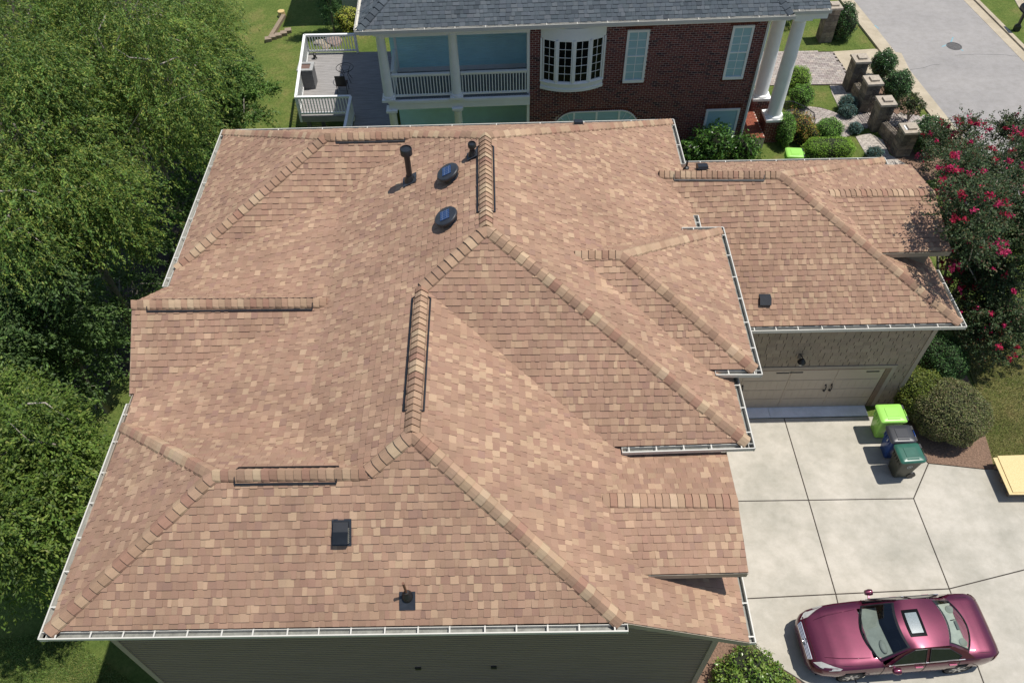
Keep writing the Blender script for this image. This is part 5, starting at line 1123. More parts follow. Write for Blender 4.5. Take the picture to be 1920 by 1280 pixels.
# sides between belt and roof edge
def side(x, z, s, out=0.0):
    f_ = (z - .93) / (1.37 - .93); return C((x, s * (.845 - (.845 - .60) * min(1, max(0, f_)) + out), z))
for s in (-1, 1):
    edge = [(1.66, .915), (4.02, .965), (3.98, .985), (3.75, 1.16), (3.38, 1.335), (3.0, 1.375), (2.6, 1.385), (2.32, 1.368), (2.0, 1.20)]
    m = MB(); m.add([side(x, z, s) for x, z in edge], [tuple(range(len(edge)))]); so = m.build('cabin_side', 'paint', car)
    for nm, pl in (('front_window', [(1.86, .955), (2.72, .965), (2.70, 1.335), (2.40, 1.33), (2.15, 1.20)]), ('rear_door_window', [(2.82, .967), (3.55, .985), (3.62, 1.08), (3.28, 1.30), (2.80, 1.335)])):
        m = MB(); m.add([side(x, z, s, .012) for x, z in pl], [tuple(range(len(pl)))]); m.build(nm, 'sglassd' if False else simple('dark_side_glass', (.012, .016, .018), .06, spec=.7), so)
        m = MB(); q = [side(x, z, s, .014) for x, z in pl]
        for a_, b_ in zip(q, q[1:] + q[:1]): m.bar(a_, b_, .014 * CS, .018 * CS)
        m.build('window_seal', 'black', so)
    m = MB(); m.bar(side(1.80, .945, s, .012), side(3.72, .975, s, .012), .014, .02); m.build('belt_moulding', 'chrome', so)
    # door shut lines, handles, mirror
    for xl in (1.72, 2.77, 3.62):
        m = MB(); pr_ = []
        for t in np.linspace(0, 1, 6):
            z_ = .30 + (.90 - .30) * t; w_ = plan(xl); zb_, z0_ = belt(xl), bot(xl); f_ = (z_ - z0_) / (zb_ - z0_); yy = w_ * np.interp(f_, [0, .22, .5, .78, 1], [.90, .975, 1, .992, .955]); pr_.append(C((xl, s * (yy + .002), z_)))
        m.tube(pr_, .007, 5); m.build('door_gap', 'black', body)
    for xh in (2.60, 3.46): m = MB(); m.box(C((xh, s * .892, .80)), (.19 * CS, .035, .035), RC); m.build('door_handle', 'paint', car)
    m = MB(); m.lathe(C((1.93, s * 1.00, 1.0)), [(.005, -.15), (.06, -.12), (.085, 0), (.075, .10), (.02, .13)], 14, rot=RC @ np.array([(0, 0, .8), (1.0, 0, 0), (0, 1, 0)]) , sx=1.0, sy=1.0); m.bar(C((1.90, s * .86, .96)), C((1.92, s * .98, .98)), .05, .04); m.build('door_mirror', 'paint', car, smooth=True, auto=40)
    # lamps
    hl = [(.07, .54), (.19, .69), (.40, .80), (.64, .828), (.70, .80), (.50, .715), (.25, .565)]
    m = MB(); q = []
    for x, yy in hl: w_ = plan(x); zt, zb_ = topz(x), belt(x); fr_ = min(1, yy / w_); z_ = np.interp(fr_, [0, .36, .7, .9, .955, 1.0], [zt, zt - .004, zb_ + (zt - zb_) * .8, zb_ + (zt - zb_) * .45, zb_ - .012, zb_ - .12]); q.append(C((x, s * yy, z_ + .012)))
    m.prism(q, (0, 0, .006)); m.build('headlight', 'lamp', car)
    m = MB(); st = [ring(x) for x in (4.52, 4.60, 4.67, 4.715, 4.74)]; q = []
    for r_ in st:
        for k in (2, 3, 4): p_ = r_[k]; q.append(C((p_[0] + .006, s * (-p_[1] + .005), p_[2])))
    m.add(q, [(i_ * 3 + k, i_ * 3 + 3 + k, i_ * 3 + 4 + k, i_ * 3 + 1 + k) for i_ in range(4) for k in (0, 1)]); m.build('tail_light', 'redlamp', car)
# grille, emblem, bumper line, bonnet lines, wipers
m = MB()
m.add([C(p) for p in ((-.004, -.40, .60), (-.004, .40, .60), (.065, .47, .695), (.065, -.47, .695))], [(0, 1, 2, 3)]); go = m.build('grille', 'black', car)
m = MB()
for z_, xx in ((.605, -.008), (.635, .012), (.662, .034), (.692, .056)): m.bar(C((xx, -.43 - (z_ - .6) * .4, z_)), C((xx, .43 + (z_ - .6) * .4, z_)), .022, .014)
for s in (-1, 1): m.bar(C((-.01, s * .43, .60)), C((.062, s * .48, .70)), .02, .02)
m.build('grille_bar', 'chrome', go, kind='stuff')
m = MB(); q = [C((.02 + .045 * math.sin(t), .065 * math.cos(t), .675 + .045 * math.sin(t) * .8)) for t in np.linspace(0, 2 * math.pi, 17)]; m.tube(q, .010, 6); m.bar(C((.02, -.08, .678)), C((.02, .08, .678)), .02, .014); m.build('emblem', 'chrome', go)
def on_top(x, y, l=.004): w_ = plan(x); zt, zb_ = topz(x), belt(x); f_ = min(1, abs(y) / w_); return C((x, y, np.interp(f_, [0, .36, .7, .9, .955], [zt, zt - .004, zb_ + (zt - zb_) * .8, zb_ + (zt - zb_) * .45, zb_ - .012]) + l))
for s in (-1, 1):
    m = MB(); m.tube([on_top(x, s * y) for x, y in ((.36, .47), (.7, .545), (1.1, .59), (1.45, .61))], [.004, .012, .012, .004], 6); m.build('bonnet_crease', 'paint', body, smooth=True)
    m = MB(); m.tube([on_top(x, s * y, .001) for x, y in ((.14, .50), (.45, .66), (.8, .745), (1.2, .775), (1.62, .79))], .005, 5); m.build('bonnet_gap', 'black', body)
    m = MB(); m.tube([on_top(x, s * y, .001) for x, y in ((4.10, .70), (4.4, .70), (4.66, .62))], .005, 5); m.build('boot_gap', 'black', body)
m = MB(); m.tube([on_top(.13, y, .002) for y in np.linspace(-.5, .5, 9)], .006, 5); m.build('bonnet_gap', 'black', body)
for y0, y1 in ((-.62, -.02), (.02, .62)):
    m = MB(); m.tube([C(front(u, v) + (0, 0, .025)) for u, v in ((y0 / .74, .02), ((y0 + y1) / 2 / .74, .055), (y1 / .74, .05))], .010, 5); m.build('wiper', 'black', car)
m = MB(); m.tube([C((3.52, .0, 1.385)), C((3.60, 0, 1.42)), C((3.66, 0, 1.425))], .012, 6); m.build('aerial', 'black', car)
# interior
m = MB(); m.add([C(p) for p in ((1.60, -.62, .90), (1.48, 0, .91), (1.60, .62, .90), (2.02, .62, .90), (1.94, .2, .925), (1.98, -.3, .925), (2.05, -.62, .90))], [(0, 6, 5, 4, 3, 2, 1)]); m.add([C(p) for p in ((2.02, .66, .90), (1.94, .2, .925), (1.98, -.3, .925), (2.05, -.66, .90), (2.09, -.66, .62), (2.05, .66, .62))], [(0, 1, 2, 3, 4, 5)]); m.build('dashboard', 'dash', car, smooth=False)
m = MB(); m.lathe(C((1.84, -.37, .915)), [(.09, -.02), (.11, 0), (.09, .02), (.02, .028)], 18, sx=.8, sy=1.6, rot=RC); m.build('instrument_hood', 'dash', car, smooth=True)
m = MB(); m.tube([C((2.16 + .06 * math.sin(t), -.37 + .17 * math.cos(t), .90 + .16 * math.sin(t))) for t in np.linspace(0, 2 * math.pi, 19)], .013, 6); m.build('steering_wheel', 'black', car)
m = MB(); m.add([C(p) for p in ((1.7, -.70, .5), (3.95, -.70, .5), (3.95, .70, .5), (1.7, .70, .5))], [(0, 1, 2, 3)]); m.build('cabin_floor', 'black', car)
for x in (2.45, 3.02):
    for y in ((-.37, .37) if x < 3 else (0,)):
        wd_ = .50 if x < 3 else 1.25; m = MB(); m.box(C((x, y, .58)), (.48 * CS, wd_ * CS, .20 * CS), RC); m.box(C((x + .30, y, .86)), (.14 * CS, wd_ * .95 * CS, .62 * CS), RC @ np.array([(math.cos(.25), 0, math.sin(.25)), (0, 1, 0), (-math.sin(.25), 0, math.cos(.25))])); s_ = m.build('seat', 'cloth', car); bevel(s_, .04, 2)
m = MB(); m.add([C(p) for p in ((3.46, -.56, .955), (3.46, .56, .955), (3.93, .58, .975), (4.05, 0, .985), (3.93, -.58, .975))], [(0, 4, 3, 2, 1)]); ps = m.build('parcel_shelf', 'beige', car)
m = MB(); m.box(C((3.86, 0, .99)), (.06, .22, .03), RC); m.build('brake_lamp', 'lidgrey', ps)
for y in (-.42, .42): m = MB(); m.lathe(C((3.85, y, .975)), [(.10, 0), (.10, .006), (.01, .006)], 18); m.build('speaker_grille', 'dash', ps)
# wheels
for wx in WHX:
    for s in (-1, 1):
        m = MB(); ax_ = RC @ np.array([(1, 0, 0), (0, 0, -s), (0, s, 0)]).astype(float); R3 = np.stack([RC[:, 0], RC[:, 2], RC[:, 1] * s], 1)
        cw = C((wx, s * .80, .325)); m.lathe(cw, [(.20, -.10), (.30, -.10), (.322, -.07), (.322, .06), (.30, .085), (.225, .085), (.215, .06), (.215, -.09)], 32, rot=R3 * 1.0); m.v = [tuple(cw + (np.array(v) - cw) * CS) for v in m.v]; wo = m.build('wheel', 'rubber', car, smooth=True, auto=40)
        m = MB(); m.lathe(cw, [(.222, .075), (.222, .088), (.20, .088), (.195, .03), (.05, .03), (.048, .075), (.005, .08)], 28, rot=R3); m.v = [tuple(cw + (np.array(v) - cw) * CS) for v in m.v]; m.build('rim', 'darkgrey', wo, smooth=True, auto=30)
        m = MB()
        for k in range(7):
            a = 2 * math.pi * k / 7; p0 = cw + R3 @ np.array([.03 * math.cos(a), .03 * math.sin(a), .075]) * CS; p1 = cw + R3 @ np.array([.21 * math.cos(a), .21 * math.sin(a), .078]) * CS; m.bar(p0, p1, .05 * CS, .018, up=R3[:, 2])
        m.build('spoke', 'alloy', wo, kind='stuff')
# ================================================================== TREES, SHRUBS, HEDGES
M['leaf'] = tinted('leaf', .55, 0, 1, .35, 0, .0, 1, transl=.32)
M['leafgloss'] = tinted('glossy_leaf', .32, 0, 1, .5, 0, .0, 1, transl=.22)
M['petal'] = tinted('petal', .7, 0, 1, .2, 0, .0, 1, transl=.3)
M['bark'] = simple('grey_bark', (.22, .195, .165), .9, var=.4, scale=5, stretch=(1, 1, .3), bump=.5)
M['palebark'] = simple('pale_branch', (.34, .30, .255), .85, var=.3, scale=8)
M['core'] = simple('dark_filler', (.022, .026, .012), .95, var=.5, scale=9)  # near-black colour for the filler inside shrubs, no real twigs modelled
def leafmesh(name, c, ax, nrm, L, W, col, mat, parent=None, loc=(0, 0, 0), kind=None):
    c = np.asarray(c) - np.asarray(loc); n = len(c); ax = ax / (np.linalg.norm(ax, axis=1, keepdims=True) + 1e-9); sd = np.cross(nrm, ax); sd /= (np.linalg.norm(sd, axis=1, keepdims=True) + 1e-9); up = np.cross(ax, sd)
    L = np.asarray(L).reshape(-1, 1) * np.ones((n, 1)); W = np.asarray(W).reshape(-1, 1) * np.ones((n, 1))
    v = np.stack([c - ax * L * .5, c + sd * W * .5 - up * W * .12, c + ax * L * .5 - up * L * .08, c - sd * W * .5 - up * W * .12], 1).reshape(-1, 3)
    me = bpy.data.meshes.new(name); me.vertices.add(n * 4); me.loops.add(n * 4); me.polygons.add(n)
    me.vertices.foreach_set('co', v.astype(np.float32).ravel()); me.loops.foreach_set('vertex_index', np.arange(n * 4, dtype=np.int32)); me.polygons.foreach_set('loop_start', np.arange(0, n * 4, 4, dtype=np.int32))
    me.update(calc_edges=True)
    at = me.attributes.new('tint', 'FLOAT_COLOR', 'FACE'); at.data.foreach_set('color', np.concatenate([col, np.ones((n, 1))], 1).astype(np.float32).ravel())
    me.materials.append(M[mat]); o = bpy.data.objects.new(name, me); COL.objects.link(o)
    if parent: o.parent = parent
    if kind: o['kind'] = kind
    return o
def colours(n, pal_, jitter=.16):
    w = np.array([p[0] for p in pal_], float); idx = NP.choice(len(pal_), n, p=w / w.sum()); c = np.array([p[1] for p in pal_])[idx]
    return np.clip(c * (1 + NP.uniform(-jitter, jitter, (n, 1))) * (1 + NP.uniform(-.06, .06, (n, 3))), 0, 1)
def unit(v): return v / (np.linalg.norm(v, axis=-1, keepdims=True) + 1e-9)
OAK = [(28, (0.0984, 0.186, 0.036)), (30, (0.1344, 0.228, 0.0432)), (32, (0.2, 0.265, 0.048)), (14, (0.27, 0.3, 0.06)), (8, (0.0576, 0.114, 0.0264))]
OAKB = [(35, (0.077, 0.143, 0.0396)), (30, (0.1012, 0.176, 0.0484)), (22, (0.1375, 0.22, 0.0572)), (13, (0.055, 0.099, 0.033))]
def tree(name, label, lobes, nspray, pal_, base=None, leafL=.13, leafW=.045, per=22, droop=.5, twig=.75, mat='leaf', trunk_r=.22, group=None, bark='bark', nbranch=60, stems=1, up_bias=.25, cat='tree', scat=.045, sub=0):
    cs = np.array([l[0] for l in lobes]); rs = np.array([l[1] if hasattr(l[1], '__len__') else (l[1],) * 3 for l in lobes], float)
    if base is None: b = cs[0].copy(); b[2] = float(gz(b[0], b[1]))
    else: b = np.asarray(base, float)
    root = thing(name, label, cat, b, group)
    lc, lr = cs, rs
    if sub:
        sc_, sr_ = [], []
        for c_, r_ in zip(cs, rs):
            for q in range(sub):
                dd_ = unit(NP.normal(size=3) + np.array([0, 0, .45])); f_ = RND.uniform(.34, .52); sc_.append(c_ + dd_ * r_ * (1 - f_) * RND.uniform(.85, 1.15)); sr_.append(r_ * f_)
        cs, rs = np.array(sc_), np.array(sr_)
    vol = rs.prod(1) ** .7; li = NP.choice(len(cs), nspray, p=vol / vol.sum())
    d = unit(NP.normal(size=(nspray, 3)) + np.array([0, 0, up_bias])); rad = 1 - .42 * NP.random(nspray) ** 1.6
    # clumpiness: sprays gather on a set of limb ends
    nk = max(14, nspray // 26); kd = unit(NP.normal(size=(nk, 3)) + np.array([0, 0, up_bias])); near = np.argmax(d @ kd.T + NP.normal(0, .05, (nspray, nk)), axis=1); d = unit(d * .55 + kd[near] * .75 + NP.normal(0, .10, (nspray, 3)))
    p0 = cs[li] + d * rs[li] * rad[:, None] * (1 + .16 * np.sin(near * 2.3)[:, None])
    td = unit(d * np.array([.8, .8, .35]) + NP.normal(0, .45, (nspray, 3)) + np.array([0, 0, -droop])); tl = twig * NP.uniform(.6, 1.3, nspray)
    keep = p0[:, 2] > gz(p0[:, 0], p0[:, 1]) + .5; p0, td, tl, d, near = p0[keep], td[keep], tl[keep], d[keep], near[keep]; n = len(p0)
    t = NP.random((n, per)); pos = p0[:, None] + td[:, None] * (t * tl[:, None])[..., None] + NP.normal(0, scat, (n, per, 3)); pos[..., 2] -= droop * .25 * (t ** 2) * tl[:, None]
    ax = unit(td[:, None] * 1.0 + NP.normal(0, .5, (n, per, 3))); nr = unit(np.array([0, 0, 1.0]) + NP.normal(0, .55, (n, per, 3)) + d[:, None] * .5)
    col = colours(n * per, pal_).reshape(n, per, 3) * (1 + .12 * np.sin(li[keep] * 2.1))[:, None, None] * (1 + .18 * np.sin(near * 1.7 + 1))[:, None, None] * NP.uniform(.85, 1.15, (n, 1, 1))
    leafmesh('crown', pos.reshape(-1, 3), ax.reshape(-1, 3), nr.reshape(-1, 3), leafL * NP.uniform(.7, 1.25, n * per), leafW * NP.uniform(.8, 1.2, n * per), np.clip(col.reshape(-1, 3), 0, 1), mat, root, loc=b)
    # trunk, limbs and pale twigs
    cs2, rs2, cs, rs = cs, rs, lc, lr
    for s in range(stems):
        m = MB(); a = 2 * math.pi * s / stems; off = np.array([math.cos(a), math.sin(a), 0]) * (.18 if stems > 1 else 0)
        top = cs.mean(0) + off * 5; pts = [b + off - (0, 0, .3), b + off * 1.4 + (top - b) * .3 + NP.normal(0, .08, 3), b + off * 2 + (top - b) * .65 + NP.normal(0, .15, 3), top]; m.tube(pts, [trunk_r * 1.15, trunk_r * .85, trunk_r * .6, trunk_r * .3], 9); m.build('trunk', bark, root, smooth=True)
    for l in range(len(lobes)):
        st = b + (cs.mean(0) - b) * RND.uniform(.45, .85); m = MB(); mid = (st + cs[l]) / 2 + NP.normal(0, .25, 3); m.tube([st, mid, cs[l], cs[l] + unit(cs[l] - st) * rs[l] * .5], [trunk_r * .45, trunk_r * .33, trunk_r * .2, .03], 7); m.build('limb', bark, root, smooth=True)
    m = MB()
    for i in range(nbranch):
        l = RND.randrange(len(lobes)); q = NP.integers(0, n); e = p0[q] + td[q] * tl[q] * .5; st = cs[l] if np.linalg.norm(cs[l] - e) < 2.2 * rs[l].max() else p0[q] - d[q] * 1.2
        mid = (st + e) / 2 + NP.normal(0, .18, 3) + (0, 0, .12); m.tube([st, mid, e], [.032, .02, .007], 5, cap=False)
    if m.n: m.build('twig', 'palebark', root, kind='stuff', smooth=True)
    return root
def LB(px, py, z, r): return (gp(px, py, z), r)
# --- big trees along the west side
tree('oak_tree', 'tall willow leaved oak filling the top left of the photo', [LB(210, 120, 6.0, 3.5), LB(325, 80, 3.6, 2.9), LB(120, 50, 6.0, 3.3), LB(300, 215, 3.0, 2.3), LB(385, 40, 1.8, 1.7), LB(225, 300, 3.4, 2.4), LB(20, 120, 6.5, 2.8)], 6000, OAK, nbranch=50, sub=10, twig=1.0, per=33, leafL=.115, leafW=.036, scat=.04, droop=.7, trunk_r=.24, group='oaks along the west side')
tree('oak_tree', 'olive green oak at the left edge above the dark gap, with pale bare twigs', [LB(70, 300, 5.6, 2.7), LB(150, 370, 4.2, 2.1), LB(10, 400, 5.2, 2.3), LB(205, 405, 2.6, 1.5), LB(60, 200, 6.6, 2.2)], 3600, OAK, nbranch=50, sub=10, twig=1.0, per=33, leafL=.115, leafW=.036, scat=.04, droop=.7, trunk_r=.20, group='oaks along the west side')
tree('leafy_tree', 'dark leafy tree at mid left beside the gable end', [LB(55, 560, 3.0, 1.9), LB(120, 600, 1.4, 1.35), LB(10, 650, 2.2, 1.6), LB(90, 500, 2.4, 1.3)], 2100, OAKB, nbranch=40, sub=7, trunk_r=.13, leafL=.12, leafW=.055, droop=.3)
tree('leafy_tree', 'bright green tree at lower left beside the front gutter', [LB(75, 850, 2.6, 1.9), LB(140, 850, .8, 1.15), LB(20, 960, 2.4, 1.8), LB(15, 780, 2.4, 1.3), LB(110, 940, .6, 1.2), LB(40, 1050, .8, 1.3)], 2600, [(30, (.095, .165, .026)), (30, (.130, .205, .034)), (20, (.17, .24, .044)), (10, (.22, .27, .055)), (10, (.06, .105, .022))], nbranch=30, sub=7, trunk_r=.13, leafL=.12, leafW=.05, droop=.35)
tree('understory_tree', 'young bright green tree beside the back corner gutter', [LB(385, 215, -.2, 1.3), LB(345, 300, -.4, 1.2), LB(400, 120, -.6, 1.4), LB(310, 400, -.6, 1.2)], 1100, [(30, (.055, .12, .026)), (30, (.085, .165, .036)), (20, (.12, .20, .048)), (10, (.035, .07, .02))], nbranch=10, trunk_r=.08, leafL=.14, leafW=.075, droop=.2)
tree('understory_tree', 'dim shaded sapling deep in the dark gap beside the gable', [LB(225, 560, -1.0, 1.2), LB(250, 470, -.8, 1.0)], 380, OAKB, nbranch=10, trunk_r=.07, leafL=.12, leafW=.06, droop=.2)
tree('understory_tree', 'low dim saplings below the gable, above the bright lower left tree', [LB(120, 690, -.6, 1.2), LB(185, 665, -1.3, .9), LB(60, 720, 0, 1.2), LB(200, 610, -1.2, .8)], 800, OAKB, nbranch=6, trunk_r=.04, leafL=.12, leafW=.06, droop=.2)
tree('drooping_branch_tree', 'loose leafy branches reaching out over the back lawn', [LB(430, 170, .6, (1.0, .7, .5)), LB(475, 165, .8, (1.2, .32, .26)), LB(470, 215, .3, (.95, .35, .25)), LB(455, 135, 1.0, (.7, .4, .3))], 620, [(30, (.085, .17, .035)), (30, (.115, .21, .042)), (20, (.16, .26, .055))], base=np.array([gp(405, 175, 0)[0], gp(405, 175, 0)[1], -2.7]), nbranch=5, trunk_r=.035, droop=.3, twig=.5, leafL=.13, leafW=.055)
# --- crape myrtle by the garage
cm_l = [LB(1868, 370, 4.4, 1.55), LB(1822, 400, 4.9, 1.0), LB(1905, 470, 3.4, 1.6), LB(1800, 470, 3.4, 1.0), LB(1795, 330, 4.6, .75), LB(1812, 385, 6.3, .72), LB(1798, 330, 6.0, .55), LB(1826, 455, 5.9, .66), LB(1800, 590, 1.4, .9), LB(1860, 620, 1.6, 1.0), LB(1790, 320, 2.0, 1.15), LB(1850, 560, 1.9, 1.25), LB(1915, 300, 3.0, 1.3), LB(1765, 270, 1.5, .7), LB(1880, 250, 2.6, .7), LB(1815, 250, 2.4, .55), LB(1800, 520, 1.6, .9), LB(1900, 610, 1.2, .9)]
MY = [(30, (.048, .088, .032)), (30, (.068, .112, .040)), (16, (.105, .125, .05)), (8, (.15, .09, .05)), (10, (.03, .055, .025))]
cmb = gp(1868, 370, 4.4) * (1, 1, 0) + (0, -.3, 0); myr = tree('crape_myrtle', 'crape myrtle with magenta flowers beside the garage', cm_l, 5200, MY, base=cmb, sub=5, leafL=.08, leafW=.045, per=26, droop=.05, twig=.5, trunk_r=.06, bark='palebark', nbranch=14, stems=5, up_bias=.5)
fc, fa_, fn, fcol = [], [], [], []
for i in range(190):
    l = RND.randrange(len(cm_l)); c, r = cm_l[l]; dd = unit(NP.normal(size=3) + np.array([-.1, -.5, .7])); q = c + dd * r * RND.uniform(.95, 1.12); k = RND.randint(16, 52); sc = RND.uniform(.4, 1.05)
    for j in range(k): t = RND.random(); fc.append(q + dd * t * .26 * sc + NP.normal(0, .075 * sc * (1.1 - t * .6), 3)); fa_.append(NP.normal(size=3)); fn.append(NP.normal(size=3))
    base_ = RND.choice(((.58, .035, .11), (.50, .03, .12), (.62, .06, .17), (.45, .03, .07))); fcol += [tuple(np.clip(np.array(base_) * RND.uniform(.75, 1.25), 0, 1)) for _ in range(k)]
leafmesh('flower', np.array(fc), np.array(fa_), np.array(fn), .075, .06, np.array(fcol), 'petal', myr, loc=cmb, kind='stuff')
# --- clipped shrubs: a dense skin of leaves over a dark core
def shrub(name, label, c, r, n, pal_, leaf=(.06, .04), lump=.10, mat='leaf', group=None, rot=0.0, flat=1.0, cat='shrub', core=.86, out=.6):
    c = np.asarray(c, float); r = np.asarray(r if hasattr(r, '__len__') else (r, r, r), float); z0 = float(c[2] - r[2]); b = np.array([c[0], c[1], max(z0, float(gz(c[0], c[1])))])
    root = thing(name, label, cat, b, group); R_ = rz(rot)
    ph = NP.uniform(0, 6, 9)
    def bulge(d): return 1 + lump * (np.sin(d[..., 0] * 5 + ph[0]) * np.sin(d[..., 1] * 5 + ph[1]) + .6 * np.sin(d[..., 2] * 7 + ph[2] + d[..., 0] * 6) + .5 * np.sin(d[..., 1] * 11 + ph[3]) * np.sin(d[..., 0] * 10 + ph[4]))
    def shape(d): q = np.sign(d) * np.abs(d) ** flat; q = q / (np.abs(q) ** (2 / flat)).sum(-1, keepdims=True) ** (flat / 2) if flat < 1 else d; return q * r * bulge(d)[..., None]
    d = unit(NP.normal(size=(n, 3)) + np.array([0, -.12, .25])); pos = c + (shape(d) * (1 - .14 * NP.random(n)[:, None] ** 1.5)) @ R_.T + NP.normal(0, leaf[0] * .3, (n, 3)); keep = pos[:, 2] > b[2] - .02; pos = pos[keep]; d = d[keep]; k = len(pos)
    nr = unit((d / r) @ R_.T * r.min() * out + NP.normal(0, .45, (k, 3)) + np.array([0, 0, .15])); ax = unit(NP.normal(size=(k, 3)) + np.array([0, 0, .2]))
    clump = 1 + .16 * np.sin(d[:, 0] * 13 + ph[5]) * np.sin(d[:, 1] * 12 + ph[6]) + .10 * np.sin(d[:, 2] * 15 + ph[7])
    leafmesh('foliage', pos, ax, nr, leaf[0] * NP.uniform(.7, 1.3, k), leaf[1] * NP.uniform(.7, 1.3, k), np.clip(colours(k, pal_) * clump[:, None], 0, 1), mat, root, loc=b)
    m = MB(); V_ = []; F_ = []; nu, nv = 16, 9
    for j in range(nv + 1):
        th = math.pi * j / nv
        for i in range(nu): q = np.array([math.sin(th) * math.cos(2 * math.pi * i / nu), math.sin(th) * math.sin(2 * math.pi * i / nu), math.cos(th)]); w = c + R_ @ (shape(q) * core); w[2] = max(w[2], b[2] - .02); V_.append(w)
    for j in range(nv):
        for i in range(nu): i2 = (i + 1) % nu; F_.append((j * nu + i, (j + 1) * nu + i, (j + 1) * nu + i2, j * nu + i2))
    m.add(V_, F_); m.build('dark_filler', 'core', root, smooth=True)  # opaque dark body added behind the leaves to close the view through
    return root
BOX = [(30, (0.1413, 0.2935, 0.0522)), (30, (0.1956, 0.3803, 0.0696)), (20, (0.2716, 0.4782, 0.0913)), (10, (0.0869, 0.1739, 0.0391))]
BOXY = [(30, (0.2316, 0.4106, 0.0505)), (30, (0.3054, 0.5054, 0.0674)), (20, (0.4002, 0.6108, 0.0948)), (10, (0.1264, 0.2422, 0.0421))]
HOL = [(35, (0.0497, 0.1211, 0.0373)), (30, (0.0776, 0.1708, 0.0497)), (20, (0.1211, 0.2329, 0.0698)), (10, (0.031, 0.0698, 0.0248))]
BLU = [(30, (0.102, 0.192, 0.18)), (30, (0.132, 0.24, 0.216)), (20, (0.18, 0.3, 0.264)), (10, (0.06, 0.12, 0.102))]
def at_(px, py, zc): return gp(px, py, zc)
shrub('round_holly', 'round dark holly behind the pier beside the paved drive', at_(1656, 121, .75), (.55, .55, .66), 3600, HOL, (.055, .04), mat='leafgloss', group='round hollies behind the stone piers')
shrub('round_holly', 'round dark holly behind the third pier, above the gate', at_(1683, 161, .75), (.60, .60, .68), 3800, HOL, (.055, .04), mat='leafgloss', group='round hollies behind the stone piers')
shrub('open_shrub', 'thin leaved shrub with pale bare stems by the gate', at_(1708, 196, .95), (.52, .48, .42), 1500, [(3, (.045, .085, .022)), (2, (.08, .10, .035)), (1, (.11, .09, .04))], (.07, .045), lump=.2, core=.45)
m = MB(); a = gp(1702, 226, 0)
for k in range(5): m.tube([a, a + (RND.uniform(-.2, .2), RND.uniform(-.2, .2), .45), a + (RND.uniform(-.4, .45), RND.uniform(-.3, .3), .95)], [.035, .025, .012], 6)
o = m.build('stem', 'palebark', None, smooth=True); par = [q for q in bpy.data.objects if q.name.startswith('open_shrub')][0]; o.parent = par; o.location = -np.array(par.location)
shrub('round_holly', 'largest round holly, between the nearest pier and the flowering tree', at_(1742, 252, .8), (.72, .70, .78), 5000, HOL, (.055, .04), mat='leafgloss', group='round hollies behind the stone piers')
shrub('upright_holly', 'upright dark shrub against the lone pier on the lawn', at_(1584, 42, .8), (.55, .6, .95), 3600, HOL, (.06, .04), lump=.16, mat='leafgloss')
shrub('spiky_plant', 'spiky leaved plant by the porch roof corner', at_(1482, 30, .4), (.7, .7, .5), 900, [(3, (.05, .10, .03)), (2, (.08, .14, .045))], (.22, .03), core=.3)
shrub('boxwood', 'rounded boxwood beside the paved drive, behind the white columns', at_(1495, 147, .55), (.62, .55, .55), 3600, BOXY, (.045, .03))
shrub('boxwood', 'rounded boxwood at the lawn corner below the drive', at_(1503, 181, .5), (.50, .50, .52), 3200, BOX, (.05, .035), lump=.14)
shrub('boxwood', 'dome shaped boxwood below the round paved path', at_(1552, 247, .5), (.60, .56, .56), 4000, BOX, (.05, .035))
shrub('clipped_hedge', 'low bright green clipped hedge just above the garage gutter', at_(1553, 280, .42), (1.05, .46, .48), 6500, BOXY, (.04, .028), lump=.05, flat=.7, cat='hedge')
shrub('clipped_hedge', 'tall narrow green hedge beside the brick pier', at_(1472, 243, .6), (.38, .72, .72), 4200, BOX, (.045, .03), lump=.07, cat='hedge')
shrub('nandina', 'yellow and red leaved nandina by the stair railing', at_(1503, 240, .5), (.55, .85, .62), 2600, [(3, (.36, .37, .06)), (3, (.46, .35, .07)), (2, (.52, .19, .09)), (2, (.20, .28, .055))], (.075, .03), lump=.22, rot=.3)
shrub('blue_juniper', 'bluish juniper pair of mounds left of the gate', at_(1589, 194, .32), (.42, .38, .36), 2000, BLU, (.06, .02), lump=.15, group='bluish junipers')
shrub('blue_juniper', 'lower bluish juniper mound touching the path edge', at_(1590, 209, .25), (.36, .30, .28), 1500, BLU, (.06, .02), lump=.15, group='bluish junipers')
shrub('blue_juniper', 'small bluish juniper beside the low wall near the path', at_(1604, 240, .22), (.30, .27, .24), 1200, BLU, (.06, .02), lump=.15, group='bluish junipers')
shrub('blue_juniper', 'small bluish juniper at the foot of the nearest pier', at_(1640, 286, .2), (.34, .28, .24), 1200, BLU, (.06, .02), lump=.18, group='bluish junipers')
LAU = [(30, (0.0504, 0.1222, 0.023)), (30, (0.0791, 0.1796, 0.0316)), (24, (0.1222, 0.2515, 0.0489)), (14, (0.1869, 0.3306, 0.0719))]
shrub('laurel', 'glossy laurel bush under the lower brick window', at_(1335, 276, .7), (.85, .55, 1.0), 1900, LAU, (.16, .06), lump=.25, mat='leafgloss', out=.4, core=.7)
shrub('laurel', 'glossy laurel bush between roof corner and brick wall', at_(1298, 288, .45), (.65, .5, .6), 1000, LAU, (.15, .06), lump=.25, mat='leafgloss', out=.4, core=.7, group=None)
shrub('laurel', 'glossy laurel bush in front of the downspout and landing', at_(1395, 283, .5), (.7, .5, .75), 1100, LAU, (.14, .055), lump=.25, mat='leafgloss', out=.4, core=.7)
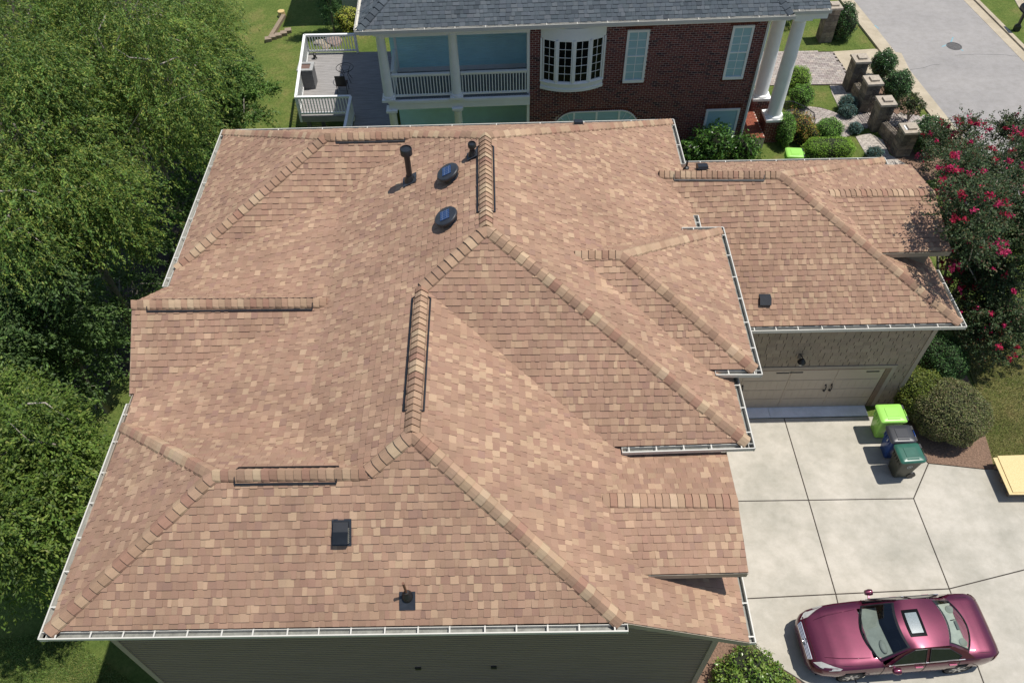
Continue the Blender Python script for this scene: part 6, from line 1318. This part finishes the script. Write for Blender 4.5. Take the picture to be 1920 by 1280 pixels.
# beside the garage
HB = [(30, (0.1848, 0.2033, 0.0801)), (26, (0.2279, 0.2341, 0.101)), (18, (0.2895, 0.2341, 0.1294)), (12, (0.2464, 0.2957, 0.0862)), (14, (0.1047, 0.1232, 0.0517))]
shrub('garage_hedge', 'broad rounded brown green hedge behind the wheeled bins', at_(1781, 770, .75), (1.16, 1.10, .84), 21000, HB, (.048, .03), lump=.05, cat='hedge')
shrub('garage_hedge', 'yellow green hedge by the garage corner trim', at_(1722, 735, .68), (.74, .80, .72), 8500, [(3, (.16, .22, .035)), (3, (.21, .26, .045)), (2, (.26, .29, .06)), (2, (.09, .13, .03))], (.055, .035), lump=.08, cat='hedge')
shrub('shaded_hedge', 'dark hedge in the shade below the flowering tree', at_(1768, 672, .6), (.72, .85, .66), 6500, HOL, (.055, .036), lump=.08, cat='hedge')
# by the front corner
for (x, y, r, lb) in ((1405, 1262, (.68, .55, .55), 'leafy green bush under the gutter end'), (1448, 1282, (.50, .45, .45), 'leafy green bush by the curved drive edge'), (1376, 1285, (.5, .5, .5), 'leafy green bush against the shaded wall corner')):
    shrub('privet_bush', lb, at_(x, y, .35), r, 2600, [(3, (.11, .20, .03)), (3, (.16, .26, .04)), (2, (.23, .33, .06)), (1, (.30, .38, .10))], (.075, .045), lump=.2, mat='leafgloss', out=.45)
shrub('grass_clump', 'pale arching grass clump at the wall corner', at_(1404, 1224, .2), (.26, .26, .26), 500, [(3, (.16, .22, .06)), (2, (.22, .28, .10))], (.22, .016), core=.3)
# top of photo
tree('conifer', 'narrow dark conifer beside the pale house', [(gpt(627, 62) + (0, 0, 1.2), (.45, .45, 1.4)), (gpt(627, 62) + (0, 0, 3.4), (.40, .40, 1.6)), (gpt(627, 62) + (0, 0, 5.3), (.26, .26, 1.1))], 800, HOL, base=gpt(627, 62), leafL=.10, leafW=.03, per=16, droop=-.3, twig=.35, trunk_r=.07, nbranch=0)
shrub('golden_shrub', 'yellow leaved shrub at the deck railing corner', gpt(657, 62) + (0, .3, .6), (.75, .6, .65), 2200, [(3, (.56, .60, .10)), (3, (.70, .68, .16)), (2, (.36, .44, .08))], (.09, .05), lump=.2)

# grass blades standing on the nearer lawns
def blades(name, px, n, pal_, z=None, h=.075):
    poly = [gp(x, y, 0)[:2] if z is None else gp(x, y, z)[:2] for x, y in px]; lo = np.min(poly, 0); hi = np.max(poly, 0); pts = NP.uniform(lo, hi, (n * 2, 2)); pts = np.array([p for p in pts if inside(p, poly)][:n]); k = len(pts)
    pos = np.concatenate([pts, (gz(pts[:, 0], pts[:, 1]) + .035)[:, None]], 1); ax = unit(NP.normal(0, .45, (k, 3)) + np.array([0, 0, 1.0])); nr = unit(NP.normal(size=(k, 3)) * (1, 1, .2))
    patch_ = 1 + .25 * np.sin(pts[:, 0] * 2.3 + 1) * np.sin(pts[:, 1] * 2.9); leafmesh(name, pos, ax, nr, h * NP.uniform(.7, 1.5, k), .016, np.clip(colours(k, pal_, .25) * patch_[:, None], 0, 1), 'leaf', None, kind='stuff')
DRY = [(3, (.26, .29, .09)), (3, (.35, .32, .14)), (2, (.42, .36, .19)), (2, (.16, .22, .06))]; GRN = [(3, (.19, .30, .08)), (3, (.25, .35, .10)), (2, (.34, .37, .14)), (2, (.12, .20, .05))]
blades('grass_blades', ((1790, 600), (1960, 580), (1960, 868), (1866, 876), (1852, 830), (1838, 740)), 20000, DRY)
blades('grass_blades', ((-40, 1190), (120, 1180), (260, 1290), (-40, 1300)), 14000, GRN, z=-2.7)
